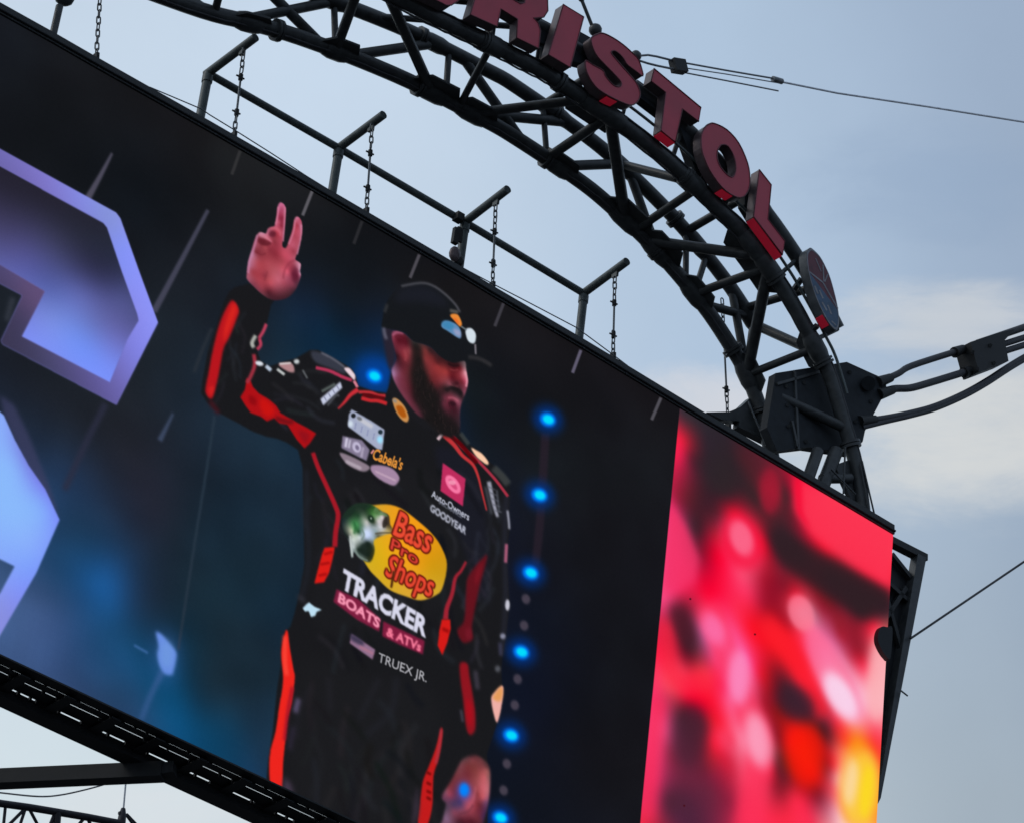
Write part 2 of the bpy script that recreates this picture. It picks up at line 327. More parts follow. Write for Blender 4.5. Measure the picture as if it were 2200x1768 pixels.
LOW = '''1012,1623,75,40,46 997,1628,95,62,68 1014,1632,125,60,66 1032,1634,110,55,60 1046,1646,90,52,56 988,1643,120,66,74 1003,1646,118,50,54 1017,1644,120,55,56 1032,1650,135,62,66 1044,1655,160,85,86 984,1659,120,58,66 1003,1663,115,45,54 1024,1666,145,68,70 1041,1670,195,95,102 1048,1670,150,90,92 974,1670,115,50,58 965,1688,125,52,62 957,1701,140,78,98 965,1706,150,62,84 952,1713,110,60,85 977,1699,110,48,70 1024,1684,160,76,82 1039,1692,205,100,112 1046,1699,190,105,115 1037,1713,195,88,100 1024,1706,140,58,66 1015,1710,165,75,95 1008,1724,178,78,100 1003,1735,168,75,95 1028,1728,112,40,50 1043,1724,110,65,100 974,1728,75,55,90 988,1724,72,55,100 959,1735,85,65,85 975,1744,130,66,88 990,1746,135,66,84 959,1759,130,95,125 952,1764,120,85,110 990,1761,82,30,44 1015,1753,120,48,62 1032,1746,100,40,62 1012,1764,80,25,38 1028,1761,100,40,52 1039,1753,70,40,80 984,1768,70,30,42 984,1790,90,40,54'''
FISH = '''764,1088,35,50,40 782,1093,30,48,36 751,1106,28,46,36 741,1121,45,62,58 759,1111,45,80,52 769,1108,38,70,46 779,1114,120,140,120 787,1121,190,190,185 794,1116,40,66,44 802,1106,90,140,80 812,1103,80,120,70 802,1121,60,75,55 812,1119,205,200,200 820,1111,220,212,212 828,1124,58,50,42 830,1111,80,70,60 817,1134,210,210,215 807,1139,150,170,175 764,1126,70,150,85 761,1137,90,150,95 769,1142,40,80,50 777,1129,100,130,110 784,1142,205,220,245 792,1147,200,215,250 787,1154,190,205,235 754,1139,190,200,170 756,1159,200,210,205 771,1154,205,215,215 759,1175,190,200,200 756,1190,120,140,140 777,1170,70,85,80 784,1177,50,62,55 789,1167,25,38,30 769,1180,26,40,32 777,1198,90,105,100 789,1193,28,38,28 799,1180,60,62,24 797,1208,60,62,30 802,1157,150,170,180 812,1152,90,90,70 833,1142,190,170,110 738,1144,28,40,38 746,1154,28,36,36'''
BGS = """0,60,20,22,28 -300,100,20,22,28 200,200,22,23,27 400,300,22,22,25 100,250,18,20,24 300,420,16,20,26 420,600,24,27,34 300,800,28,34,42 150,900,30,36,46
60,800,30,34,44 420,900,28,40,54 250,1000,36,40,54 330,1100,36,38,52 150,1050,35,60,95 180,1150,30,66,102 230,1265,24,84,146 225,1320,26,82,136 130,1250,32,62,98 130,1310,48,74,116
60,1380,62,88,134 -60,1340,60,86,130 -200,1300,50,76,118 180,1400,38,72,116 250,1450,36,82,126 300,1300,30,54,84 350,1250,28,42,58 420,1150,24,42,56 500,1100,24,42,58 560,1200,24,42,56
600,1350,22,44,62 430,1400,22,38,50 470,1550,20,46,66 430,1500,10,60,92 540,1600,22,48,72 560,1680,24,48,78 400,1500,16,62,96 300,1520,40,78,124 600,1000,24,40,55 700,720,12,40,64
680,690,14,38,60 620,760,20,38,54 760,700,14,26,40 800,750,10,36,70 600,560,20,24,30 700,560,18,22,28 900,560,20,20,24 780,560,17,20,25 1000,700,24,24,28 1100,800,20,21,26 1100,950,18,20,26
1250,900,20,20,24 1400,1000,20,20,24 1300,1300,18,18,23 1250,1600,18,18,24 1150,1300,16,20,32 1150,1500,14,18,34 1050,1700,16,22,36 1350,1750,20,20,26 1130,1200,18,20,30
640,420,25,25,28 900,640,24,24,27 1100,720,25,24,28 1300,830,24,23,28 500,340,25,25,27"""
bgs = [tuple(float(x) for x in r.split(',')) for r in BGS.split()]
full = [np.array([(0, 0), (GW, 0), (GW, GH), (0, GH)], float)]
ysA, xsA = np.mgrid[0:GH, 0:GW]; IMG[:] = field(bgs, 62)(xsA, ysA)
rn = np.random.RandomState(9); cl = np.zeros((GH, GW), np.float32)
for cell, amp in ((130, .5), (60, .32), (28, .18)):                       # drifting smoke in the video
    gq = rn.rand(GH // cell + 3, GW // cell + 3).astype(np.float32) - .5; big = np.kron(gq, np.ones((8, 8), np.float32)); big = blur(big, 4.5)
    yi = np.clip((np.arange(GH) / cell * 8).astype(int) + 8, 0, big.shape[0] - 1); xi = np.clip((np.arange(GW) / cell * 8).astype(int) + 8, 0, big.shape[1] - 1); cl += amp * big[yi][:, xi]
cl = blur(cl, 3); IMG *= (1 + 1.0 * np.clip(cl, -.35, .35))[..., None]; IMG[..., 1:] += np.clip(cl, 0, .3)[..., None] * np.float32(.03)
# streaks of light in the video
ln([(241, 330), (216, 378), (188, 428)], 5, (96, 92, 112), 2, .75, 15); ln([(447, 452), (390, 560), (331, 670)], 8, (76, 76, 96), 2, .8, 14)
ln([(455, 706), (436, 750), (417, 800)], 7, (44, 50, 58), 2.5, .7); ln([(372, 888), (343, 946)], 5, (62, 74, 100), 2.5, .9, 12)
ln([(461, 893), (445, 1000), (416, 1180), (383, 1395)], 6, (38, 52, 66), 2, .9); ln([(227, 868), (180, 960), (139, 1052)], 14, (44, 46, 66), 4, .8)
ln([(350, 1440), (325, 1490), (303, 1545)], 14, (54, 90, 142), 4, .8, 10); ln([(288, 1385), (318, 1402)], 5, (66, 110, 170), 2, .8)
for a, b, c in [((516, 325), (498, 376), (50, 50, 52)), ((671, 411), (650, 464), (96, 94, 101)), ((778, 476), (760, 525), (42, 42, 46)), ((901, 548), (881, 598), (80, 77, 85)), ((1082, 652), (1063, 702), (64, 62, 70)), ((1248, 753), (1230, 802), (100, 95, 116)), ((1420, 855), (1400, 902), (84, 82, 90))]:
    ln([a, b], 7, c, 1.2, .95)
# the big bevelled graphic
G1 = [(-240, 189), (0, 321), (249, 458), (258, 470), (300, 588), (339, 694), (250, 870), (5, 740), (2, 733), (46, 640), (47, 635), (0, 610), (-240, 490)]
fl(G1, (110, 112, 190), 2)
G1f = [(-240, 226), (0, 358), (222, 480), (230, 490), (262, 585), (295, 676), (298, 690), (274, 730), (236, 823), (46, 724), (96, 627), (0, 570), (-240, 450)]
bf = [(0, 400, 36, 34, 48), (110, 450, 36, 36, 50), (220, 520, 36, 40, 56), (0, 500, 70, 68, 110), (60, 560, 84, 86, 150), (120, 540, 64, 66, 104), (230, 600, 52, 54, 90), (180, 590, 60, 62, 104), (100, 620, 88, 100, 172), (180, 640, 96, 104, 176), (260, 640, 76, 80, 134), (110, 680, 118, 138, 220), (200, 680, 102, 112, 184), (280, 690, 86, 88, 146), (60, 715, 126, 142, 240), (170, 740, 114, 146, 245), (250, 730, 108, 112, 190), (230, 800, 122, 148, 255), (150, 790, 124, 148, 252), (-120, 400, 60, 58, 90)]
fill_canvas([cvl(G1f)], field(bf, 45), 1.5)
band = [(-240, 208, 110, 104, 175), (0, 338, 112, 106, 178), (90, 388, 126, 118, 200), (190, 440, 134, 142, 226), (235, 470, 134, 148, 218), (262, 540, 132, 150, 250), (300, 620, 142, 150, 252), (318, 690, 142, 146, 246), (290, 760, 128, 130, 226), (255, 840, 108, 102, 175), (180, 822, 88, 82, 138), (100, 772, 72, 70, 108), (20, 725, 60, 56, 84), (70, 640, 96, 78, 118), (30, 590, 86, 76, 120), (50, 680, 72, 64, 98)]
fill_canvas([cvl(G1), cvl(G1f)], field(band, 40), 1.5)
ln([(28, 640), (14, 690)], 12, (62, 66, 78), 4, .6)
G2 = [(-240, 760), (0, 885), (8, 892), (32, 945), (62, 1000), (97, 1050), (128, 1116), (78, 1230), (0, 1364), (-60, 1480), (-240, 1400), (-60, 1290), (0, 1274), (31, 1216), (0, 1201), (-240, 1080)]
fl([(0, 850), (30, 870), (60, 930), (105, 1040), (128, 1112), (60, 1010), (8, 892)], (60, 62, 96), 5, .75)
fill_canvas([cvl(G2)], field([(0, 900, 140, 176, 255), (30, 1000, 138, 182, 255), (40, 1080, 140, 188, 255), (90, 1090, 132, 172, 255), (88, 1040, 122, 130, 240), (60, 985, 118, 120, 224), (118, 1110, 126, 150, 255), (60, 1170, 138, 176, 255), (70, 1220, 126, 160, 255), (30, 1270, 132, 150, 248), (10, 1320, 136, 142, 226), (0, 1150, 138, 180, 255), (-100, 1000, 138, 180, 255)], 32), 1.8)
sf([(335, 1357), (350, 1364), (364, 1382), (377, 1397), (379, 1412), (372, 1444), (368, 1449), (354, 1447), (343, 1430), (338, 1405), (341, 1388)], (120, 158, 250), 3.5)
el(358, 1405, 14, 30, 0, (140, 184, 255), 7, .8); el(356, 1410, 34, 60, 0, (60, 100, 170), 16, .35)
# lamps behind the man
for x, y in [(804, 809)]:
    el(x + 2, y - 4, 46, 40, 20, (0, 70, 170), 14, .75)
ln([(1172, 930), (1160, 1120), (1146, 1250)], 18, (40, 31, 42), 3, .8)
for x, y in [(1177, 901), (1159, 1063), (1140, 1230), (1120, 1400), (1098, 1579), (1075, 1756)]:
    el(x, y, 34, 30, 20, (0, 50, 130), 10, .8)
for x, y in [(804, 809), (1177, 901), (1159, 1063), (1140, 1230), (1120, 1400), (1098, 1579), (1075, 1756)]:
    el(x, y, 18, 15, 25, (0, 120, 250), 3.5, .95); el(x + 1, y, 12, 9, 25, (0, 222, 255), 2.5)
for x, y in [(1130, 1286), (1126, 1343), (1112, 1458), (1106, 1514), (1089, 1640), (1082, 1697)]: el(x, y, 9, 11, -20, (86, 76, 90), 2.5, .75)

# the waving man
SUIT, SUIT2 = (24, 24, 27), (22, 24, 30)
sf([(828, 700), (845, 712), (850, 770), (842, 800), (832, 780), (822, 720)], (42, 34, 46), 4, .9)
BODY = [(560, 1760), (572, 1680), (576, 1635), (586, 1570), (595, 1480), (603, 1430), (603, 1389), (611, 1357), (624, 1345), (633, 1315), (643, 1274), (654, 1212), (652, 1108), (650, 1004), (640, 966), (617, 951), (595, 942), (573, 938), (543, 927), (508, 907), (473, 889), (446, 867), (432, 846), (435, 819), (446, 758), (464, 705), (481, 650), (492, 628), (505, 618), (536, 610), (565, 634), (590, 645), (582, 656), (574, 693), (562, 723), (553, 757), (560, 777), (580, 788), (602, 780), (635, 771), (666, 753), (683, 753), (709, 766), (738, 782), (757, 795), (765, 812), (769, 830), (800, 840), (830, 845), (842, 815), (860, 830), (900, 890), (984, 917), (988, 928), (1009, 955), (1020, 961), (1036, 973), (1050, 990), (1068, 1006), (1084, 1023), (1095, 1042), (1096, 1064), (1093, 1121), (1095, 1137), (1091, 1166), (1089, 1210), (1095, 1295), (1093, 1311), (1087, 1362), (1079, 1412), (1077, 1443), (1080, 1487), (1075, 1530), (1062, 1570), (1046, 1620), (1050, 1660), (1045, 1830), (700, 1900)]
fl(BODY, SUIT, 1.8)
sf([(700, 1000), (760, 1040), (900, 1000), (960, 1100), (960, 1300), (700, 1360), (670, 1200)], (27, 27, 30), 12, .8)
sf([(640, 1420), (760, 1450), (930, 1480), (930, 1650), (860, 1760), (640, 1720)], (27, 27, 30), 14, .8)
sf([(935, 960), (1000, 985), (1040, 1080), (1050, 1300), (1000, 1190), (960, 1060)], (26, 27, 38), 8, .8)
rf = random.Random(11)
def folds(n, x0, x1, y0, y1, ang, c, w, ln_):
    for k in range(n):
        x, y = rf.uniform(x0, x1), rf.uniform(y0, y1); a_ = math.radians(ang + rf.uniform(-35, 35)); l_ = rf.uniform(.4, 1) * ln_; bx = rf.uniform(-.2, .2) * l_
        ln([(x, y), (x + math.cos(a_) * l_ / 2 - math.sin(a_) * bx, y + math.sin(a_) * l_ / 2 + math.cos(a_) * bx), (x + math.cos(a_) * l_, y + math.sin(a_) * l_)], w * rf.uniform(.5, 1.3), [v + rf.uniform(-4, 6) for v in c], w * .45, rf.uniform(.3, .65))
folds(34, 670, 1000, 980, 1380, 70, (38, 39, 46), 9, 110); folds(20, 680, 1000, 980, 1380, 60, (14, 14, 17), 10, 110); folds(26, 650, 920, 1440, 1720, 85, (36, 37, 41), 12, 150); folds(18, 650, 920, 1440, 1720, 80, (17, 17, 20), 12, 140)
folds(14, 560, 690, 800, 900, 30, (42, 44, 52), 7, 70); folds(12, 480, 530, 640, 820, 100, (38, 39, 46), 7, 80); folds(18, 1000, 1070, 1060, 1400, 95, (44, 45, 58), 8, 90)
ln([(1088, 1060), (1084, 1160), (1086, 1290), (1078, 1400)], 9, (40, 42, 56), 5, .7); ln([(658, 1010), (660, 1110), (662, 1210), (646, 1290)], 8, (34, 38, 48), 5, .7)
# arm with red panels
sf([(500, 646), (513, 667), (508, 686), (493, 724), (480, 750), (472, 793), (464, 830), (454, 858), (441, 842), (447, 806), (456, 758), (469, 705), (485, 665)], (186, 20, 28), 2.5)
sf([(500, 655), (508, 668), (490, 715), (480, 735), (483, 700)], (226, 40, 30), 4, .8); sf([(448, 835), (460, 832), (453, 852)], (215, 36, 34), 3, .8)
ln([(450, 862), (470, 888)], 9, (70, 20, 28), 4, .8)
RB = [(530, 813), (538, 819), (543, 832), (556, 846), (578, 859), (593, 872), (602, 887), (617, 896), (661, 920), (679, 931), (666, 951), (654, 963), (637, 944), (617, 912), (600, 909), (589, 898), (573, 905), (560, 895), (538, 887), (527, 872), (516, 854), (526, 838)]
fl(RB, (176, 14, 20), 1.8); sf([(560, 856), (580, 868), (590, 885), (575, 895), (560, 880)], (206, 18, 14), 4, .9); sf([(535, 850), (550, 858), (548, 872), (536, 866)], (140, 6, 14), 3, .8); sf([(640, 925), (665, 933), (655, 952)], (142, 14, 26), 4, .8)
ln([(592, 898), (618, 906), (630, 905)], 9, (100, 14, 22), 3, .8)
ln([(572, 697), (565, 714), (556, 728)], 7, (190, 64, 92), 1.8); ln([(557, 728), (560, 742), (552, 752)], 7, (186, 60, 88), 1.8); ln([(549, 722), (541, 738), (545, 748)], 8, (176, 178, 172), 2)
ln([(545, 762), (547, 785), (539, 808), (530, 824)], 8, (160, 48, 64), 2)
el(557, 782, 9, 5, 15, (222, 228, 238), 1.8); ln([(571, 787), (582, 797)], 8, (190, 205, 225), 1.8); ln([(595, 794), (611, 806)], 6, (190, 195, 195), 1.5)
sf([(598, 784), (612, 781), (628, 783), (632, 800), (620, 800), (606, 792)], (178, 134, 138), 2); ln([(600, 783), (625, 781)], 4, (225, 215, 215), 1.5); el(637, 778, 6, 5, 0, (205, 212, 215), 2); ln([(650, 796), (660, 814)], 4, (90, 94, 98), 1.5)
# shoulders
sf([(668, 756), (692, 760), (722, 778), (742, 796), (738, 804), (708, 792), (676, 778)], (54, 57, 70), 3); ln([(690, 759), (715, 772), (740, 790)], 5, (106, 108, 124), 2, .8)
sf([(739, 793), (749, 791), (757, 799), (763, 808), (761, 818), (752, 809)], (236, 214, 224), 1.8); ln([(678, 791), (708, 798), (736, 811), (756, 818)], 7, (180, 52, 86), 1.5); ln([(760, 819), (764, 826), (768, 833)], 6, (220, 130, 150), 1.5)
ln([(769, 838), (753, 849), (739, 866), (726, 879)], 11, (206, 46, 56), 1.6, 1, 3); ln([(770, 843), (795, 844), (812, 850), (828, 851)], 7, (190, 48, 54), 1.5); ln([(778, 850), (800, 852), (826, 858)], 8, (100, 6, 12), 1.5, .9); ln([(776, 856), (795, 861), (812, 862), (831, 868)], 8, (200, 40, 46), 1.5)
fl([(688, 858), (731, 821), (735, 834), (694, 872)], (200, 206, 230), 1.8); ln([(691, 842), (720, 826)], 5, (120, 134, 130), 2, .8); ln([(703, 872), (722, 850), (728, 852)], 4, (100, 104, 114), 2, .8)
for k in range(4): ln([(696 + k * 9, 853 - k * 8), (701 + k * 9, 862 - k * 8)], 2.5, (110, 112, 140), 1.2, .7)
ln([(955, 924), (975, 939), (993, 961), (1018, 981), (1034, 997), (1064, 1030), (1091, 1066)], 6, (168, 48, 68), 1.4)
ln([(956, 929), (985, 950), (1010, 978), (1024, 995)], 9, (92, 0, 6), 2, .95); ln([(953, 934), (975, 955), (993, 978), (1015, 997), (1026, 1020), (1034, 1051), (1045, 1096)], 10, (196, 52, 56), 1.6, 1, 3)
ln([(989, 930), (1007, 954)], 9, (60, 66, 66), 2, .8); ln([(1060, 1004), (1078, 1022), (1092, 1040)], 16, (64, 68, 68), 3, .8)
sf([(1012, 962), (1022, 966), (1036, 975), (1049, 992), (1046, 998), (1034, 990), (1022, 979)], (255, 206, 172), 1.8); ln([(950, 931), (940, 944)], 7, (214, 184, 194), 1.5)
ln([(1050, 1034), (1056, 1062), (1062, 1088), (1069, 1110)], 9, (172, 174, 192), 2.2, .9, 6)
for k in range(5): ln([(1046 + k * 4, 1044 + k * 13), (1064 + k * 3.5, 1052 + k * 12)], 3, (90, 92, 104), 1.5, .6)
ln([(1067, 1052), (1072, 1100)], 4, (100, 104, 116), 2, .6); ln([(1043, 1045), (1056, 1104)], 6, (90, 94, 104), 3, .6)
ln([(1090, 1096), (1093, 1120), (1094, 1136)], 5, (150, 152, 168), 2); ln([(1088, 1168), (1086, 1208)], 7, (180, 96, 126), 2, .9); el(1090, 1299, 5, 12, 0, (200, 200, 214), 2); el(1080, 1366, 6, 6, 0, (140, 142, 164), 2.5); ln([(1074, 1380), (1076, 1408)], 8, (54, 54, 74), 3); el(1069, 1436, 6, 7, 0, (84, 86, 94), 3)
# chest badges
fl([(755, 880), (797, 904), (826, 923), (821, 966), (811, 965), (779, 940), (747, 916), (749, 891)], (166, 174, 200), 1.6); ln([(768, 897), (800, 917)], 9, (206, 206, 214), 2, .8); el(759, 893, 5, 5, 0, (28, 30, 34), 1.2); el(772, 899, 6, 4, 30, (92, 96, 104), 1.5, .8); el(817, 928, 5, 5, 0, (34, 50, 60), 1.2); el(816, 944, 6, 8, 0, (160, 226, 255), 2.5); el(753, 910, 5, 7, 0, (214, 228, 240), 2.5)
for k in range(4): ln([(765 + k * 13, 908 + k * 7.5), (762 + k * 13, 922 + k * 7.5)], 3, (130, 136, 176), 1, .6)
fl([(736, 936), (777, 945), (794, 966), (787, 990), (733, 962)], (132, 122, 148), 1.8); ln([(745, 940), (742, 960)], 6, (206, 200, 222), 1.6); ln([(752, 944), (749, 962)], 5, (190, 184, 206), 1.6); el(766, 960, 9, 12, -20, (204, 196, 224), 1.8, .9); el(767, 961, 4, 6, -20, (110, 100, 130), 1.5, .9); ln([(780, 960), (776, 982)], 5, (186, 176, 200), 1.8, .8)
sf([(729, 973), (750, 978), (792, 1000), (788, 1011), (773, 1011), (746, 997)], (140, 124, 138), 1.8); ln([(742, 990), (776, 1006)], 7, (196, 184, 196), 2, .7)
text("Cabela's", (800, 985), (864, 1010), (803, 962), (232, 150, 60), .03, .9, 1, .3); ln([(797, 974), (803, 966)], 4, (240, 150, 150), 1)
sf([(799, 999), (825, 1000), (845, 1008), (858, 1026), (850, 1041), (838, 1041), (812, 1027), (797, 1011)], (166, 136, 166), 1.8); ln([(806, 1012), (850, 1032)], 4, (206, 176, 196), 1.5, .7)
fl([(951, 994), (1000, 1028), (994, 1087), (946, 1054)], (192, 44, 94), 1.5); el(973, 1040, 23, 12, 54, (252, 122, 168), 1.6); el(973, 1040, 14, 5, 54, (206, 62, 112), 1.6, .75); el(971, 1036, 8, 5, 10, (255, 176, 200), 1.5, .7)
text('Auto-Owners', (926, 1066), (1007, 1118), (928, 1052), (196, 200, 216), .025, 1.0); text('INSURANCE', (942, 1081), (992, 1113), (943, 1074), (140, 146, 162), .02, 1.2, .85); text('GOODYEAR', (923, 1096), (1000, 1148), (926, 1082), (206, 210, 228), .035, 1.7)
# side stripes
ln([(672, 972), (683, 1003), (702, 1045), (721, 1088), (726, 1108), (721, 1142), (719, 1174)], 9, (166, 24, 38), 1.8, 1, 11)
fl([(697, 1176), (719, 1174), (715, 1197), (707, 1229), (696, 1250), (675, 1253), (683, 1222), (691, 1192)], (222, 28, 22), 1.8)
for a, b in (((696, 1190), (714, 1185)), ((688, 1212), (708, 1208)), ((684, 1236), (702, 1232))): ln([a, b], 5, (150, 8, 10), 2, .8)
ln([(1001, 1206), (990, 1226), (978, 1241), (971, 1275), (960, 1305), (957, 1330)], 5, (160, 34, 50), 1.8, 1, 11)
fl([(949, 1330), (967, 1330), (968, 1350), (961, 1379), (950, 1407), (940, 1386), (944, 1352)], (215, 26, 22), 1.8); ln([(950, 1350), (964, 1356)], 7, (140, 6, 6), 2.5, .8)
sf([(1041, 1194), (1046, 1199), (1032, 1251), (1025, 1283), (1017, 1322), (1013, 1352), (1015, 1372), (995, 1380), (982, 1354), (997, 1332), (1001, 1275), (1006, 1237)], (100, 17, 28), 3); sf([(1036, 1206), (1030, 1240), (1020, 1255), (1022, 1230)], (128, 20, 34), 4, .8); sf([(1000, 1352), (1012, 1350), (1012, 1370), (1002, 1372)], (120, 24, 40), 4, .8)
sf([(988, 1425), (1004, 1425), (1008, 1450), (1016, 1496), (1021, 1533), (1020, 1568), (1009, 1578), (1001, 1560), (995, 1505), (989, 1460)], (144, 19, 30), 3); sf([(1003, 1500), (1014, 1520), (1012, 1560), (1003, 1540)], (176, 10, 26), 4, .8); ln([(990, 1524), (994, 1550)], 6, (70, 66, 80), 2.5, .8); ln([(1021, 1440), (1026, 1480)], 10, (70, 64, 78), 3.5, .7)
sf([(948, 1562), (950, 1579), (943, 1624), (932, 1661), (930, 1689), (928, 1734), (917, 1772), (898, 1772), (902, 1725), (908, 1679), (920, 1648), (936, 1606)], (196, 26, 26), 2); ln([(948, 1565), (944, 1600), (936, 1640)], 6, (168, 54, 70), 2.5, .8)
for y in (1658, 1680, 1698, 1712): ln([(916, y), (926, y + 5)], 6, (110, 6, 6), 1.8, .85)
sf([(896, 1690), (900, 1740), (890, 1772), (884, 1760)], (58, 48, 62), 5, .8)
sf([(617, 1353), (622, 1389), (630, 1436), (633, 1457), (626, 1510), (618, 1543), (612, 1597), (608, 1637), (604, 1697), (582, 1695), (579, 1624), (592, 1570), (599, 1521), (608, 1460), (604, 1403), (610, 1366)], (240, 36, 28), 1.8); ln([(612, 1365), (612, 1420), (616, 1450)], 9, (255, 74, 58), 3, .8); ln([(628, 1475), (618, 1530), (611, 1590)], 7, (150, 16, 40), 3, .8)
ln([(641, 1500), (634, 1530)], 11, (98, 88, 122), 4, .85); ln([(630, 1560), (622, 1610)], 9, (52, 44, 66), 5, .7); sf([(612, 1670), (628, 1690), (626, 1712), (608, 1705)], (84, 68, 92), 6, .7)
fl([(650, 1306), (658, 1297), (664, 1293), (668, 1297), (676, 1303), (691, 1309), (680, 1314), (677, 1322), (668, 1325), (663, 1312), (655, 1313)], (192, 226, 246), 1.6); ln([(640, 1280), (655, 1292)], 10, (48, 48, 56), 4, .8)
# bass shop oval
OV = smooth([(770, 1088), (798, 1085), (832, 1083), (862, 1092), (896, 1117), (926, 1144), (947, 1173), (960, 1212), (950, 1263), (934, 1279), (904, 1289), (873, 1281), (838, 1267), (811, 1242), (791, 1220), (770, 1180), (760, 1130)])
fill_canvas([cvl(OV)], field([(800, 1090, 214, 168, 48), (850, 1110, 240, 160, 26), (900, 1150, 246, 160, 20), (950, 1210, 208, 152, 18), (930, 1260, 214, 168, 40), (880, 1270, 222, 168, 50), (820, 1230, 216, 172, 28), (830, 1200, 228, 176, 20), (880, 1200, 250, 160, 24), (920, 1220, 214, 156, 14)], 30), 1.6)
fill_canvas([cvl(smooth([(733, 1122), (738, 1104), (755, 1086), (772, 1080), (797, 1083), (821, 1098), (835, 1106), (838, 1126), (846, 1142), (825, 1149), (803, 1160), (805, 1182), (795, 1207), (772, 1199), (760, 1185), (755, 1199), (750, 1165), (740, 1148)], 3))], field(fs(FISH), 4), 1.6)
el(827, 1122, 5, 13, 12, (44, 38, 34), 1.4, .85); el(797, 1114, 6, 9, -30, (28, 48, 34), 1.5, .8); el(797, 1113, 2, 2.5, 0, (190, 200, 190), 1, .7); ln([(806, 1146), (822, 1144), (842, 1144)], 3, (70, 60, 40), 1.3, .8); ln([(812, 1104), (824, 1104), (832, 1108)], 3, (90, 140, 84), 1.3, .8)
ln([(752, 1150), (754, 1172), (757, 1196)], 4, (206, 214, 212), 1.5, .8); ln([(762, 1180), (772, 1195), (790, 1204)], 3, (128, 146, 138), 1.4, .8); sf([(774, 1172), (792, 1164), (800, 1178), (792, 1194), (776, 1188)], (24, 36, 30), 2, .75); ln([(741, 1112), (752, 1096), (772, 1086), (796, 1088)], 7, (28, 48, 36), 2.5, .7); ln([(760, 1120), (764, 1134), (760, 1146)], 5, (40, 96, 54), 2, .7); ln([(776, 1134), (782, 1148), (776, 1160)], 3, (96, 120, 106), 1.6, .7); ln([(800, 1132), (815, 1136), (828, 1134)], 3, (170, 176, 180), 1.4, .7)
RO = ((96, 22, 10), 2.4)
text('Bass', (843, 1146), (921, 1188), (856, 1096), (238, 76, 52), .02, 1.5, 1, .1, RO); text('Pro', (838, 1178), (897, 1214), (840, 1153), (226, 66, 56), .01, 1.5, 1, .1, RO); text('Shops', (826, 1234), (926, 1282), (838, 1190), (236, 72, 50), .02, 1.5, 1, .1, RO); ln([(846, 1226), (840, 1262)], 5, (80, 40, 14), 1.5)
text('TRACKER', (731, 1260), (915, 1368), (738, 1222), (218, 218, 238), .045, 1.5, 1, 0, None, 1.0)
fl([(723, 1265), (770, 1287), (818, 1330), (814, 1356), (766, 1330), (716, 1292)], (128, 30, 64), 2); fl([(823, 1334), (870, 1356), (912, 1376), (908, 1405), (862, 1386), (821, 1366)], (128, 28, 62), 2)
text('BOATS', (725, 1291), (814, 1349), (729, 1272), (255, 156, 184), .04, 1.6); text('& ATVs', (829, 1364), (903, 1399), (832, 1346), (255, 130, 160), .035, 1.7)
fl([(755, 1361), (806, 1395), (800, 1416), (751, 1381)], (146, 112, 142), 1.8); sf([(755, 1361), (780, 1377), (778, 1386), (754, 1374)], (52, 48, 72), 3, .85); ln([(772, 1388), (802, 1404)], 5, (190, 120, 140), 2, .6)
text('TRUEX JR.', (811, 1420), (916, 1465), (814, 1401), (176, 176, 182), .012, .9)
# collar badge, neck and face
sf([(840, 800), (852, 812), (900, 892), (960, 925), (975, 940), (940, 930), (900, 912), (850, 860), (836, 842)], (26, 26, 30), 3)
fill_canvas([cvl(smooth([(842, 716), (850, 711), (866, 716), (880, 727), (892, 734), (910, 740), (927, 748), (947, 766), (972, 777), (997, 776), (1001, 790), (1003, 808), (1005, 822), (1001, 842), (995, 858), (990, 873), (988, 893), (989, 912), (984, 930), (960, 936), (935, 915), (912, 900), (898, 893), (879, 871), (859, 843), (845, 816), (841, 797), (846, 785), (851, 772), (847, 750), (842, 730)], 3))], field(fs(FACE), 7), 2.0)
sf([(887, 739), (904, 748), (907, 776), (913, 806), (927, 828), (943, 846), (945, 868), (955, 888), (978, 904), (984, 930), (950, 936), (915, 905), (898, 874), (887, 846), (886, 790)], (27, 23, 23), 5, .72)
for k in range(130):                                # beard hairs
    x, y = random.uniform(884, 985), random.uniform(770, 930)
    if abs((x - 884) - (y - 770) * .55) < 26 + (y - 770) * .12: ln([(x, y), (x + random.uniform(-2, 4), y + random.uniform(5, 11))], 1.6, random.choice(((52, 40, 40), (14, 12, 13), (64, 44, 44))), .8, .4)
sf([(843, 860), (852, 857), (869, 874), (878, 897), (873, 907), (862, 901), (850, 884)], (206, 146, 82), 1.6); sf([(851, 873), (864, 874), (873, 894), (864, 897), (854, 885)], (176, 88, 14), 2); el(848, 862, 5, 4, 30, (150, 140, 130), 2)
ln([(962, 782), (974, 787), (986, 786)], 4, (30, 14, 18), 1.8, .8); ln([(966, 794), (976, 797), (984, 795)], 2.5, (150, 62, 66), 1.6, .7); ln([(1000, 800), (1003, 818), (1001, 832)], 4, (232, 158, 174), 1.6, .8); el(981, 824, 5, 4, 20, (58, 20, 28), 2, .8); ln([(962, 822), (972, 830), (984, 832)], 3, (150, 70, 82), 1.8, .6)
ln([(958, 840), (972, 834), (988, 842), (991, 850)], 7, (26, 20, 22), 2.2, .8); ln([(962, 856), (974, 856), (984, 863)], 4, (170, 88, 106), 1.8, .8); el(972, 868, 8, 5, 22, (44, 16, 26), 2, .8); ln([(848, 726), (856, 722), (868, 730), (872, 742)], 3.5, (90, 20, 34), 1.8, .8); ln([(843, 722), (852, 715), (866, 718)], 3, (176, 96, 124), 1.6, .8); ln([(868, 752), (872, 766), (870, 776)], 5, (154, 66, 74), 2.2, .7)
